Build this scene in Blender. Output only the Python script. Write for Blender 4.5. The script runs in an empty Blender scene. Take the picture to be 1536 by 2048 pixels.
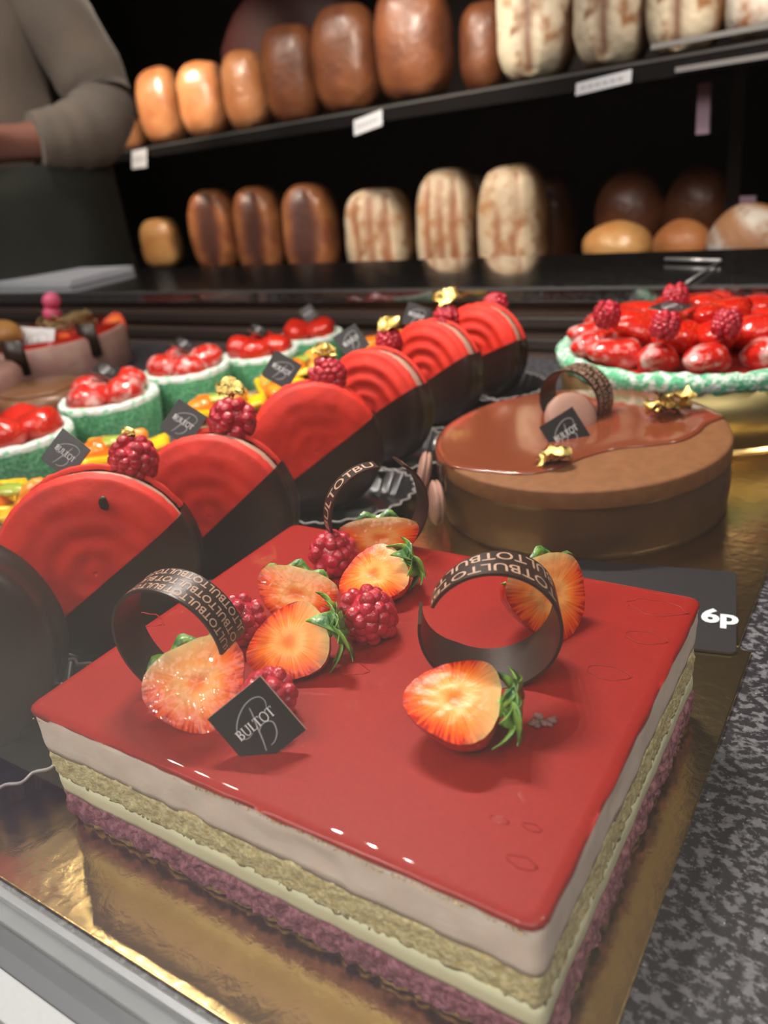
import bpy, bmesh, math, random
from mathutils import Vector, Matrix, Euler, noise
R = math.radians
PI = math.pi
C = bpy.context.scene.collection
sc = bpy.context.scene

# ------------------------------------------------------------------ camera
CAM_ROT = Euler((R(65.184), R(6.604), R(32.325)), 'XYZ')
CAM_POS = Vector((0.25664, -0.12124, 0.2314))
FPX = 1609.67
cd = bpy.data.cameras.new('camera'); cam = bpy.data.objects.new('camera', cd); C.objects.link(cam)
cam.location = CAM_POS; cam.rotation_euler = CAM_ROT
cd.sensor_fit = 'HORIZONTAL'; cd.sensor_width = 36; cd.lens = FPX / 1536 * 36
cd.clip_start = 0.005; cd.clip_end = 50
cd.dof.use_dof = True; cd.dof.focus_distance = 0.315; cd.dof.aperture_fstop = 13.0
sc.camera = cam
CM = CAM_ROT.to_matrix()
def ray(x, y): return CM @ Vector(((x - 768) / FPX, (1024 - y) / FPX, -1.0))
def at(x, y, z):
    d = ray(x, y); return CAM_POS + d * ((z - CAM_POS.z) / d.z)
def dep(x, y, D): return CAM_POS + ray(x, y) * D

# ------------------------------------------------------------------ render look
sc.view_settings.view_transform = 'Standard'; sc.view_settings.look = 'None'
sc.view_settings.gamma = 1; sc.view_settings.use_curve_mapping = False
sc.view_settings.exposure = 0.0
sc.cycles.use_denoising = True
sc.cycles.max_bounces = 8; sc.cycles.diffuse_bounces = 3; sc.cycles.glossy_bounces = 4
sc.cycles.transparent_max_bounces = 8; sc.cycles.caustics_reflective = False; sc.cycles.caustics_refractive = False
sc.cycles.sample_clamp_indirect = 4.0

w = bpy.data.worlds.new('world'); sc.world = w; w.use_nodes = True
w.node_tree.nodes['Background'].inputs[0].default_value = (0.30, 0.27, 0.25, 1)
w.node_tree.nodes['Background'].inputs[1].default_value = 0.12

def light(kind, name, loc, target, power, color=(1, .93, .84), size=0.02, spot=60, blend=.5, size_y=None):
    ld = bpy.data.lights.new(name, kind); o = bpy.data.objects.new(name, ld); C.objects.link(o)
    o.location = loc; ld.energy = power; ld.color = color
    if kind == 'AREA':
        ld.size = size
        if size_y: ld.shape = 'RECTANGLE'; ld.size_y = size_y
    else: ld.shadow_soft_size = size
    if kind == 'SPOT': ld.spot_size = R(spot); ld.spot_blend = blend
    o.rotation_euler = (Vector(target) - Vector(loc)).to_track_quat('-Z', 'Y').to_euler()
    return o
# the row of small lamps of the display case, above and behind to the left
for i in range(5):
    light('SPOT', 'display_led', (-0.24 + i * 0.045, 0.33 + i * 0.02, 0.66), (0.06, 0.12, 0), 4.6, (1, .93, .84), .006, 120, .6)
for i in range(3):
    light('SPOT', 'display_led', (-0.5 + i * 0.05, 0.30, 0.66), (-0.25, 0.4, 0), 1.5, (1, .92, .82), .010, 110, .7)
light('AREA', 'shop_fill_light', (1.0, -1.2, 1.9), (0.05, 0.1, 0), 22, (1, .94, .88), 1.2)  # unseen fill added on the customer side to light the pastry fronts
light('AREA', 'shop_fill_light', (-1.2, -1.5, 2.1), (-1.6, -1.6, -0.9), 48, (1, .95, .90), 1.6)  # added to light the floor so the glass picks up a pale veil
light('POINT', 'ambient_fill_point', (-0.8, -0.9, 1.75), (0, 0, 0), 9, (1, .93, .86), .10)  # added point, no visible fixture, lifts the ceiling and room ambient
light('POINT', 'ambient_fill_point', (1.3, 0.5, 1.75), (0, 0, 0), 22, (1, .93, .86), .10)  # added fill from the right for the cake side and the ceiling
light('SPOT', 'front_fill_spot', (-0.35, -1.25, 1.75), (0.02, 0.15, 0), 18, (1, .94, .87), .05, 40, .8)  # added spot that brightens the counter from the customer side
light('SPOT', 'front_fill_spot', (0.22, -0.95, 1.05), (0.09, -0.03, 0.02), 18, (1, .94, .88), .03, 15, .7)  # narrow added spot that brightens the front of the red cake
# bread rack lamps
light('SPOT', 'rack_lamp', (-1.36, 1.10, 0.80), (-1.38, 1.55, 0.38), 42, (1, .82, .64), .03, 62, .9)
light('SPOT', 'rack_lamp', (-0.75, 0.80, 0.95), (-0.75, 1.4, 0.30), 14, (1, .86, .70), .04, 70, .9)
light('SPOT', 'rack_lamp', (0.25, 0.62, 1.1), (-0.2, 1.25, 0.34), 22, (1, .90, .78), .04, 46, .8)
light('SPOT', 'rack_lamp', (-0.45, 0.85, 0.62), (-0.55, 1.35, 0.02), 18, (1, .88, .72), .05, 85, .8)
light('SPOT', 'rack_lamp', (-1.05, 0.95, 0.62), (-1.25, 1.55, 0.02), 17, (1, .86, .70), .05, 70, .8)
light('SPOT', 'rack_lamp', (0.1, 0.75, 0.6), (0.0, 1.2, 0.02), 9, (1, .88, .72), .05, 60, .8)
light('SPOT', 'aisle_lamp', (-0.75, 0.55, 1.5), (-1.0, 0.95, 0.3), 20, (1, .92, .84), .06, 60, .8)

# ------------------------------------------------------------------ materials
MATS = {}
def mat(name, col, rough=.5, metal=0, coat=0, sss=0, bump=0, bscale=200, bdetail=4, var=None, vscale=30, vdetail=3, spec=.5, coat_rough=.05, bdist=.001, vlo=.4, vhi=.6, emit=None, tr=0, alpha=1, sssr=.003, sheen=0):
    if name in MATS: return MATS[name]
    m = bpy.data.materials.new(name); m.use_nodes = True; nt = m.node_tree; N = nt.nodes; L = nt.links
    b = N['Principled BSDF']; I = b.inputs
    I['Base Color'].default_value = (*col, 1); I['Roughness'].default_value = rough; I['Metallic'].default_value = metal
    I['Coat Weight'].default_value = coat; I['Coat Roughness'].default_value = coat_rough
    I['Specular IOR Level'].default_value = spec; I['Transmission Weight'].default_value = tr; I['Alpha'].default_value = alpha
    I['Sheen Weight'].default_value = sheen
    if sss:
        I['Subsurface Weight'].default_value = sss; I['Subsurface Radius'].default_value = (1, .35, .2); I['Subsurface Scale'].default_value = sssr
    tc = N.new('ShaderNodeTexCoord')
    if bump:
        nz = N.new('ShaderNodeTexNoise'); nz.inputs['Scale'].default_value = bscale; nz.inputs['Detail'].default_value = bdetail
        bp = N.new('ShaderNodeBump'); bp.inputs['Strength'].default_value = bump; bp.inputs['Distance'].default_value = bdist
        L.new(tc.outputs['Object'], nz.inputs['Vector']); L.new(nz.outputs[0], bp.inputs['Height']); L.new(bp.outputs[0], I['Normal'])
    if var:
        nz = N.new('ShaderNodeTexNoise'); nz.inputs['Scale'].default_value = vscale; nz.inputs['Detail'].default_value = vdetail
        cr = N.new('ShaderNodeValToRGB'); L.new(tc.outputs['Object'], nz.inputs['Vector']); L.new(nz.outputs[0], cr.inputs[0])
        cr.color_ramp.elements[0].position = vlo; cr.color_ramp.elements[0].color = (*col, 1)
        cr.color_ramp.elements[1].position = vhi; cr.color_ramp.elements[1].color = (*var, 1)
        L.new(cr.outputs[0], I['Base Color'])
    if emit:
        I['Emission Color'].default_value = (*emit[0], 1); I['Emission Strength'].default_value = emit[1]
    MATS[name] = m; return m
def ramp(nt, stops):
    cr = nt.nodes.new('ShaderNodeValToRGB'); e = cr.color_ramp.elements
    while len(e) < len(stops): e.new(.5)
    for k, (p, c) in enumerate(stops): e[k].position = p; e[k].color = (*c, 1)
    return cr
def mixc(nt, fac, a, b, mode='MIX'):
    n = nt.nodes.new('ShaderNodeMix'); n.data_type = 'RGBA'; n.blend_type = mode
    for s, v in ((n.inputs[0], fac), (n.inputs[6], a), (n.inputs[7], b)):
        if isinstance(v, (int, float)): s.default_value = v
        elif isinstance(v, tuple): s.default_value = (*v, 1)
        else: nt.links.new(v, s)
    return n.outputs[2]
def mathn(nt, op, a, b=0.0):
    n = nt.nodes.new('ShaderNodeMath'); n.operation = op
    for s, v in ((n.inputs[0], a), (n.inputs[1], b)):
        if isinstance(v, (int, float)): s.default_value = v
        else: nt.links.new(v, s)
    return n.outputs[0]

# granite
def granite(name, dark, light_, scale=260, rough=.28, th=.5):
    m = mat(name, dark, rough, bump=.12, bscale=500); nt = m.node_tree
    tc = nt.nodes.new('ShaderNodeTexCoord'); mp = nt.nodes.new('ShaderNodeMapping'); mp.inputs['Scale'].default_value = (1, 1.25, 1)
    nt.links.new(tc.outputs['Object'], mp.inputs['Vector'])
    n1 = nt.nodes.new('ShaderNodeTexNoise'); n1.inputs['Scale'].default_value = scale; n1.inputs['Detail'].default_value = 3; n1.inputs['Roughness'].default_value = .6
    nt.links.new(mp.outputs[0], n1.inputs['Vector'])
    cr = ramp(nt, [(th - .045, dark), (th, tuple(.5 * (a + b) for a, b in zip(dark, light_))), (th + .075, light_)])
    nt.links.new(n1.outputs[0], cr.inputs[0])
    v = nt.nodes.new('ShaderNodeTexNoise'); v.inputs['Scale'].default_value = scale * 3; v.inputs['Detail'].default_value = 2
    nt.links.new(tc.outputs['Object'], v.inputs['Vector'])
    c2 = ramp(nt, [(.66, (0, 0, 0)), (.74, (.25, .25, .27))]); nt.links.new(v.outputs[0], c2.inputs[0])
    nt.links.new(mixc(nt, 1.0, cr.outputs[0], c2.outputs[0], 'ADD'), m.node_tree.nodes['Principled BSDF'].inputs['Base Color'])
    return m
M_gran = granite('granite', (.016, .014, .018), (.17, .17, .185), 230, .40, .53)
M_ledge = granite('granite_ledge', (.022, .020, .019), (.050, .046, .044), 200, .06)
LI = M_ledge.node_tree.nodes['Principled BSDF'].inputs; LI['Coat Weight'].default_value = 1; LI['Coat IOR'].default_value = 2.6; LI['Coat Roughness'].default_value = .03

# gold foil
def foil(name, col, rough, b1, s1, dist=.0004, aniso=None):
    m = mat(name, col, rough, 1); nt = m.node_tree; N = nt.nodes; L = nt.links
    tc = N.new('ShaderNodeTexCoord'); nz = N.new('ShaderNodeTexNoise'); nz.inputs['Scale'].default_value = s1; nz.inputs['Detail'].default_value = 4; nz.inputs['Distortion'].default_value = .4
    nb = N.new('ShaderNodeTexNoise'); nb.inputs['Scale'].default_value = 12; nb.inputs['Detail'].default_value = 2
    r = N.new('ShaderNodeMapRange'); r.inputs[1].default_value = .45; r.inputs[2].default_value = .68
    bp = N.new('ShaderNodeBump'); bp.inputs['Distance'].default_value = dist
    L.new(tc.outputs['Object'], nz.inputs['Vector']); L.new(tc.outputs['Object'], nb.inputs['Vector']); L.new(nb.outputs[0], r.inputs[0])
    L.new(mathn(nt, 'MULTIPLY_ADD', r.outputs[0], b1), bp.inputs['Strength'])
    bp.inputs['Strength'].default_value = b1
    L.new(nz.outputs[0], bp.inputs['Height']); L.new(bp.outputs[0], N['Principled BSDF'].inputs['Normal'])
    return m
M_foil = foil('gold_foil_board', (.90, .62, .24), .21, .30, 150)
M_leafg = mat('gold_leaf', (.95, .70, .22), .22, 1, bump=.8, bscale=900, bdist=.0008)
M_rimg = mat('green_white_rim', (.13, .52, .28), .8, bump=1, bscale=380, bdist=.002, var=(.80, .86, .80), vscale=170, vlo=.44, vhi=.62)
M_band = mat('gold_band', (.42, .34, .15), .42, 1, bump=.1, bscale=60)

M_glaze = mat('red_glaze', (.31, .012, .007), .5, coat=.55, coat_rough=.012, bump=.03, bscale=45, bdist=.0010, var=(.28, .010, .006), vscale=600, spec=.12)
M_mousse = mat('pink_mousse', (.86, .68, .56), .6, sss=.1, bump=.35, bscale=700, bdist=.0005, var=(.86, .72, .60), vscale=140)
M_sponge = mat('sponge', (.60, .47, .19), .8, bump=.7, bscale=650, bdist=.0012, var=(.80, .70, .38), vscale=520, vdetail=5)
M_cream = mat('pale_cream', (.80, .77, .50), .45, sss=.15, bump=.1, bscale=200)
M_crumb = mat('purple_crumb', (.21, .055, .075), .8, bump=.8, bscale=550, bdist=.0014, var=(.42, .17, .20), vscale=420, vdetail=5)
M_crust = mat('golden_base', (.25, .14, .04), .6, bump=.8, bscale=500, bdist=.001, var=(.40, .26, .08), vscale=300)
M_choc = mat('dark_chocolate', (.034, .017, .012), .34, bump=.12, bscale=900, bdist=.0004)
M_chocs = mat('dark_chocolate_coating', (.030, .012, .009), .33, bump=.05, bscale=300, bdist=.0005)
M_print = mat('cocoa_print', (.52, .32, .22), .5)
M_plaq = mat('plaque_chocolate', (.022, .019, .019), .35, bump=.05, bscale=400)
M_white = mat('white_print', (.85, .85, .85), .5)
M_grey = mat('grey_print', (.34, .34, .36), .5)
M_edge = mat('plaque_edge', (.40, .26, .21), .5)
M_red = mat('red_macaron', (.80, .030, .011), .62, bump=.35, bscale=420, bdist=.0005, var=(.64, .022, .009), vscale=60, sss=.05, vdetail=5)
M_fill = mat('beige_filling', (.50, .30, .22), .6, bump=.3, bscale=250)
M_green = mat('green_coconut_crust', (.07, .42, .17), .8, bump=1, bscale=420, bdist=.0018, var=(.26, .70, .38), vscale=330, vdetail=5)
M_rim = mat('white_coconut_rim', (.16, .62, .34), .8, bump=1, bscale=420, bdist=.0018, var=(.88, .90, .86), vscale=160, vlo=.33, vhi=.52)
M_rasp = mat('raspberry', (.56, .022, .050), .24, coat=.5, sss=.25, bump=.2, bscale=3, bdist=.02, var=(.42, .010, .026), vscale=2)
M_leaf = mat('strawberry_leaf', (.035, .13, .025), .4, bump=.5, bscale=500, var=(.20, .38, .05), vscale=160, coat=.4)
M_stem = mat('calyx_core', (.30, .50, .06), .4, bump=.4, bscale=500, var=(.14, .32, .03), vscale=300, coat=.3)
M_yel = mat('mango', (.95, .62, .01), .22, coat=.6, sss=.1, var=(.95, .48, .01), vscale=60)
M_org = mat('orange_fruit', (.82, .16, .01), .18, coat=.7, sss=.1, var=(.90, .32, .02), vscale=70)
M_mand = mat('mandarin', (.85, .42, .05), .2, coat=.7, sss=.1, bump=.4, bscale=250, var=(.90, .30, .03), vscale=60)
M_kiwi = mat('kiwi', (.30, .42, .04), .2, coat=.6, var=(.45, .52, .10), vscale=80)
M_tcrust = mat('beige_tart_crust', (.22, .15, .07), .8, bump=1, bscale=380, bdist=.002, var=(.38, .28, .15), vscale=200)
M_cglaze = mat('milk_chocolate_glaze', (.21, .050, .020), .16, coat=.8, coat_rough=.05, bump=.10, bscale=40, bdist=.002)
M_cmous = mat('chocolate_mousse', (.22, .085, .024), .75, bump=.35, bscale=600, bdist=.0005, var=(.19, .07, .018), vscale=160)
M_cside = mat('chocolate_side', (.075, .030, .008), .42, bump=.3, bscale=90, bdist=.001, var=(.095, .038, .011), vscale=50)
M_mmac = mat('mocha_macaron', (.36, .19, .14), .6, bump=.2, bscale=300)
M_brown = mat('brown_glaze', (.25, .11, .05), .3, coat=.3)
M_cup = mat('black_paper_cup', (.012, .012, .013), .3, coat=.4)
M_cuprim = mat('cup_rim', (.34, .32, .31), .3)
M_tag = mat('black_price_card', (.020, .018, .021), .45)
M_tagtxt = mat('card_print', (.72, .80, .84), .5)
M_steel = mat('brushed_steel', (.42, .43, .45), .35, 1, bump=.05, bscale=50)
M_greyr = mat('grey_rail', (.12, .13, .14), .5, .3)
M_whiter = mat('white_rail', (.42, .44, .45), .5, bump=.4, bscale=300)
M_dark = mat('dark_panel', (.016, .012, .011), .5, var=(.022, .016, .014), vscale=8)
M_brownp = mat('brown_panel', (.20, .135, .11), .4)
M_shelf = mat('shelf_black', (.010, .009, .009), .3)
M_chrome = mat('bright_strip', (.75, .74, .74), .3, .7)
M_lilac = mat('lilac_reflection', (.48, .34, .42), .4)  # colour of the reflection painted beside the rack upright
M_sweat = mat('sweater', (.27, .215, .165), .95, bump=.5, bscale=300, bdist=.002, sheen=.3, var=(.23, .19, .155), vscale=12)
M_apron = mat('apron', (.030, .032, .022), .85, bump=.3, bscale=200, var=(.022, .024, .018), vscale=8)
M_skin = mat('skin', (.40, .17, .12), .5, sss=.1)
M_hair = mat('hair', (.03, .02, .015), .6)
M_trous = mat('trousers', (.035, .030, .030), .9)
M_paper = mat('white_paper', (.55, .56, .60), .6, bump=.2, bscale=30)
M_floor = mat('shop_floor', (.55, .53, .50), .4)
M_wall = mat('shop_wall', (.09, .075, .065), .8)
M_ceil = mat('shop_ceiling', (.60, .57, .53), .8)
M_pinkc = mat('pink_candy', (.85, .14, .28), .4)
M_straw = mat('straw_nest', (.42, .30, .13), .6)
M_pinkm = mat('pink_cake_side', (.42, .22, .19), .5, var=(.50, .30, .24), vscale=40)
M_redj = mat('red_jelly', (.45, .02, .012), .15, coat=.7)
M_brioche = mat('brioche', (.55, .28, .08), .4, var=(.40, .16, .04), vscale=20)

def m_cutface(nm_, glz):
    m = mat(nm_, (.9, .4, .1), .30, coat=glz, coat_rough=.03, bump=.5, bscale=330, bdist=.0005, spec=.2)
    nt = m.node_tree; N = nt.nodes; L = nt.links
    ak = N.new('ShaderNodeAttribute'); ak.attribute_name = 'kk'
    aa = N.new('ShaderNodeAttribute'); aa.attribute_name = 'ang'
    at_ = N.new('ShaderNodeAttribute'); at_.attribute_name = 'tt'
    cb = N.new('ShaderNodeCombineXYZ'); L.new(aa.outputs['Fac'], cb.inputs[0]); L.new(mathn(nt, 'MULTIPLY', ak.outputs['Fac'], .12), cb.inputs[1])
    nz = N.new('ShaderNodeTexNoise'); nz.inputs['Scale'].default_value = 10; nz.inputs['Detail'].default_value = 4; L.new(cb.outputs[0], nz.inputs['Vector'])
    if glz:
        n5 = N.new('ShaderNodeTexNoise'); n5.inputs['Scale'].default_value = 210; n5.inputs['Detail'].default_value = 1; b5 = N.new('ShaderNodeBump'); b5.inputs['Distance'].default_value = .0016; b5.inputs['Strength'].default_value = .7
        t5 = N.new('ShaderNodeTexCoord'); L.new(t5.outputs['Object'], n5.inputs['Vector']); L.new(n5.outputs[0], b5.inputs['Height']); L.new(b5.outputs[0], N['Principled BSDF'].inputs['Coat Normal'])
    tc = N.new('ShaderNodeTexCoord'); n2 = N.new('ShaderNodeTexNoise'); n2.inputs['Scale'].default_value = 130; n2.inputs['Detail'].default_value = 3; L.new(tc.outputs['Object'], n2.inputs['Vector'])
    s = mathn(nt, 'MULTIPLY', mathn(nt, 'SUBTRACT', nz.outputs[0], .5), 1.25)
    s2 = mathn(nt, 'MULTIPLY', mathn(nt, 'SUBTRACT', n2.outputs[0], .5), .25)
    amp = mathn(nt, 'MULTIPLY', ak.outputs['Fac'], s)
    f = mathn(nt, 'ADD', mathn(nt, 'ADD', ak.outputs['Fac'], amp), s2)
    cr = ramp(nt, [(.0, (.85, .16, .02)), (.12, (.90, .22, .035)), (.22, (.95, .36, .085)), (.36, (.97, .42, .12)), (.54, (.97, .24, .025)), (.74, (.92, .13, .008)), (.88, (.80, .065, .004)), (.96, (.58, .025, .003)), (1.0, (.42, .012, .003))])
    L.new(f, cr.inputs[0])
    r2 = N.new('ShaderNodeMapRange'); r2.inputs[1].default_value = .68; r2.inputs[2].default_value = 1.0; L.new(at_.outputs['Fac'], r2.inputs[0])
    L.new(mixc(nt, mathn(nt, 'MULTIPLY', r2.outputs[0], .85), cr.outputs[0], (.66, .52, .20)), N['Principled BSDF'].inputs['Base Color'])
    return m
M_cut = m_cutface('strawberry_cut_face', 0.0); M_cutg = m_cutface('strawberry_cut_face_glazed', .5)
def m_skinberry(name, c1, c2, powder=0):
    m = mat(name, c1, .2, coat=.6, coat_rough=.06, sss=.1, sssr=.002); nt = m.node_tree; N = nt.nodes; L = nt.links
    tc = N.new('ShaderNodeTexCoord'); v = N.new('ShaderNodeTexVoronoi'); v.inputs['Scale'].default_value = 330; L.new(tc.outputs['Object'], v.inputs['Vector'])
    cr = ramp(nt, [(.10, (.75, .42, .10)), (.22, c1)]); L.new(v.outputs['Distance'], cr.inputs[0])
    nz = N.new('ShaderNodeTexNoise'); nz.inputs['Scale'].default_value = 70; L.new(tc.outputs['Object'], nz.inputs['Vector'])
    col = mixc(nt, nz.outputs[0], cr.outputs[0], c2, 'MIX')
    if powder:
        np_ = N.new('ShaderNodeTexNoise'); np_.inputs['Scale'].default_value = 90; np_.inputs['Detail'].default_value = 6; L.new(tc.outputs['Object'], np_.inputs['Vector'])
        c3 = ramp(nt, [(.50, (0, 0, 0)), (.68, (powder,) * 3)]); L.new(np_.outputs[0], c3.inputs[0]); col = mixc(nt, c3.outputs[0], col, (.85, .62, .60))
    L.new(col, N['Principled BSDF'].inputs['Base Color'])
    bp = N.new('ShaderNodeBump'); bp.inputs['Strength'].default_value = .6; bp.inputs['Distance'].default_value = .0006
    L.new(v.outputs['Distance'], bp.inputs['Height']); L.new(bp.outputs[0], N['Principled BSDF'].inputs['Normal'])
    return m
M_bskin = m_skinberry('strawberry_skin', (.62, .022, .008), (.50, .010, .006))
M_bskinp = m_skinberry('strawberry_skin_powdered', (.60, .020, .010), (.55, .015, .010), .75)

def m_loaf(name, base, dark, flour=None, slash=None, sw=.10, cnt=1, rough=.5, coat=0, side=None):
    """crust: noise between base and dark, flour dusting, slash grooves along the length (object X)"""
    m = mat(name, base, rough, coat=coat, coat_rough=.2); nt = m.node_tree; N = nt.nodes; L = nt.links
    tc = N.new('ShaderNodeTexCoord'); nz = N.new('ShaderNodeTexNoise'); nz.inputs['Scale'].default_value = 16; nz.inputs['Detail'].default_value = 5; L.new(tc.outputs['Object'], nz.inputs['Vector'])
    cr = ramp(nt, [(.35, dark), (.6, base)]); L.new(nz.outputs[0], cr.inputs[0]); col = cr.outputs[0]
    if flour:
        n2 = N.new('ShaderNodeTexNoise'); n2.inputs['Scale'].default_value = 30; n2.inputs['Detail'].default_value = 6; L.new(tc.outputs['Object'], n2.inputs['Vector'])
        c2 = ramp(nt, [(.34, (0, 0, 0)), (.50, (1, 1, 1))]); L.new(n2.outputs[0], c2.inputs[0])
        geo = N.new('ShaderNodeSeparateXYZ'); L.new(tc.outputs['Normal'], geo.inputs[0])
        fr = N.new('ShaderNodeMapRange'); fr.inputs[1].default_value = -.1; fr.inputs[2].default_value = -.45; L.new(geo.outputs[1], fr.inputs[0])
        col = mixc(nt, mathn(nt, 'MULTIPLY', c2.outputs[0], fr.outputs[0]), col, flour)
    if slash:
        a = N.new('ShaderNodeAttribute'); a.attribute_name = 'slash'
        col = mixc(nt, a.outputs['Fac'], col, slash)
    L.new(col, N['Principled BSDF'].inputs['Base Color'])
    bp = N.new('ShaderNodeBump'); bp.inputs['Strength'].default_value = .5; bp.inputs['Distance'].default_value = .003
    nb = N.new('ShaderNodeTexNoise'); nb.inputs['Scale'].default_value = 90; nb.inputs['Detail'].default_value = 4; L.new(tc.outputs['Object'], nb.inputs['Vector'])
    L.new(nb.outputs[0], bp.inputs['Height']); L.new(bp.outputs[0], N['Principled BSDF'].inputs['Normal'])
    return m
ML_gold = m_loaf('loaf_golden', (.55, .24, .10), (.42, .15, .055), rough=.3, coat=.4)
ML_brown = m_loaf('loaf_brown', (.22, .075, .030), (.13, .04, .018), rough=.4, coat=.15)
ML_flour = m_loaf('loaf_floured', (.42, .20, .08), (.22, .09, .04), (.70, .60, .44), (.20, .09, .05))
ML_slit = m_loaf('loaf_striped', (.52, .28, .12), (.30, .12, .05), (.62, .48, .33), (.32, .12, .055))
ML_dark = m_loaf('loaf_dark_slashed', (.42, .16, .06), (.20, .06, .03), None, (.085, .035, .028), rough=.35, coat=.3)
ML_roll = m_loaf('roll_golden', (.60, .33, .12), (.50, .22, .07), rough=.35, coat=.2)
ML_rollo = m_loaf('roll_orange', (.50, .20, .07), (.40, .14, .05), rough=.4)
ML_rollf = m_loaf('roll_floured', (.50, .24, .11), (.32, .13, .05), (.72, .64, .56), (.45, .22, .11))

# ------------------------------------------------------------------ object helpers
def setp(o, label=None, cat=None, group=None, kind=None):
    if label: o['label'] = label
    if cat: o['category'] = cat
    if group: o['group'] = group
    if kind: o['kind'] = kind
    return o
def thing(name, label, cat, loc=(0, 0, 0), rot=None, group=None, scale=1):
    o = bpy.data.objects.new(name, None); C.objects.link(o); o.empty_display_size = .01
    o.location = loc
    if isinstance(rot, Matrix): o.rotation_euler = rot.to_euler()
    elif rot: o.rotation_euler = rot
    o.scale = (scale,) * 3
    return setp(o, label, cat, group)
def mk(name, verts, faces, m, parent=None, smooth=True, attrs=None, loc=None, rot=None):
    me = bpy.data.meshes.new(name); me.from_pydata([tuple(v) for v in verts], [], faces); me.update()
    if smooth: me.polygons.foreach_set('use_smooth', [len(p.vertices) < 8 for p in me.polygons])
    if m: me.materials.append(m)
    if attrs:
        for k, vals in attrs.items():
            a = me.attributes.new(k, 'FLOAT', 'POINT'); a.data.foreach_set('value', vals)
    o = bpy.data.objects.new(name, me); C.objects.link(o)
    if parent: o.parent = parent
    if loc is not None: o.location = loc
    if rot is not None: o.rotation_euler = rot.to_euler() if isinstance(rot, Matrix) else rot
    return o
def frombm(name, bm, m, parent=None, smooth=True):
    me = bpy.data.meshes.new(name); bmesh.ops.recalc_face_normals(bm, faces=bm.faces); bm.to_mesh(me); bm.free()
    if smooth: me.polygons.foreach_set('use_smooth', [True] * len(me.polygons))
    if m: me.materials.append(m)
    o = bpy.data.objects.new(name, me); C.objects.link(o)
    if parent: o.parent = parent
    return o
class MB:
    def __init__(s): s.v = []; s.f = []
    def add(s, v, f):
        n = len(s.v); s.v += [Vector(p) for p in v]; s.f += [tuple(i + n for i in q) for q in f]
    def box(s, x0, x1, y0, y1, z0, z1, M=None):
        v = [Vector((x, y, z)) for x in (x0, x1) for y in (y0, y1) for z in (z0, z1)]
        if M: v = [M @ p for p in v]
        s.add(v, [(0, 1, 3, 2), (4, 6, 7, 5), (0, 4, 5, 1), (2, 3, 7, 6), (0, 2, 6, 4), (1, 5, 7, 3)])
    def lathe(s, prof, n=48, M=None, wob=None):
        v = []; f = []
        for i, (r, z) in enumerate(prof):
            for k in range(n):
                a = 2 * PI * k / n; p = Vector((r * math.cos(a), r * math.sin(a), z))
                if wob: p = wob(p, i, a)
                v.append(M @ p if M else p)
        for i in range(len(prof) - 1):
            for k in range(n):
                k2 = (k + 1) % n; f.append((i * n + k, i * n + k2, (i + 1) * n + k2, (i + 1) * n + k))
        s.add(v, f)
    def tube(s, pts, rad, n=10):
        pts = [Vector(p) for p in pts]; v = []; f = []
        if not hasattr(rad, '__len__'): rad = [rad] * len(pts)
        for i, p in enumerate(pts):
            t = (pts[min(i + 1, len(pts) - 1)] - pts[max(i - 1, 0)]).normalized()
            a = t.cross(Vector((0, 0, 1)) if abs(t.z) < .9 else Vector((1, 0, 0))).normalized(); b = t.cross(a)
            for k in range(n): v.append(p + (a * math.cos(2 * PI * k / n) + b * math.sin(2 * PI * k / n)) * rad[i])
        for i in range(len(pts) - 1):
            for k in range(n): f.append((i * n + k, i * n + (k + 1) % n, (i + 1) * n + (k + 1) % n, (i + 1) * n + k))
        f.append(tuple(range(n - 1, -1, -1))); f.append(tuple((len(pts) - 1) * n + k for k in range(n)))
        s.add(v, f)
    def ico(s, c, r, sub=2, sc=(1, 1, 1), fn=None, M=None):
        bm = bmesh.new(); bmesh.ops.create_icosphere(bm, subdivisions=sub, radius=1)
        v = []
        for q in bm.verts:
            p = q.co.copy(); k = fn(p) if fn else 1
            p = Vector((p.x * sc[0], p.y * sc[1], p.z * sc[2])) * r * k
            if M: p = M @ p
            v.append(p + Vector(c))
        s.add(v, [tuple(x.index for x in f.verts) for f in bm.faces]); bm.free()
    def build(s, name, m, parent=None, smooth=True, **k): return mk(name, s.v, s.f, m, parent, smooth, **k)
def bevel(o, wd, seg=2):
    b = o.modifiers.new('bevel', 'BEVEL'); b.width = wd; b.segments = seg; b.limit_method = 'ANGLE'; return o
def rest(c, low, zmin):
    """slide a point along its line of sight until what hangs below it touches zmin"""
    d = (Vector(c) - CAM_POS); return Vector(c) + d * ((zmin - low) / d.z)
def nz(p, s, seed=0): return noise.noise(Vector(p) * s + Vector((seed * 7.3, seed * 3.1, seed * 1.7)))
def fr(n, up=(0, 0, 1), roll=0):
    """rotation matrix with local Z along n, local Y as near to up as it can, then rolled about n"""
    z = Vector(n).normalized(); y = Vector(up); y = (y - z * y.dot(z)).normalized(); x = y.cross(z)
    return Matrix((x, y, z)).transposed() @ Matrix.Rotation(roll, 3, 'Z')
def copy_tree(o, loc=None, rot=None, scale=None, label=None, group=None, name=None):
    kids = {}
    for c in bpy.data.objects:
        if c.parent: kids.setdefault(c.parent, []).append(c)
    def cp(s, par):
        c = s.copy(); C.objects.link(c)
        if par: c.parent = par
        for k in kids.get(s, []): cp(k, c)
        return c
    r = cp(o, None)
    if loc is not None: r.location = loc
    if rot is not None: r.rotation_euler = rot.to_euler() if isinstance(rot, Matrix) else rot
    if scale is not None: r.scale = (scale,) * 3
    if label: r['label'] = label
    if group: r['group'] = group
    return r
def struct(o, label=None): o['kind'] = 'structure'; return o

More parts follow.
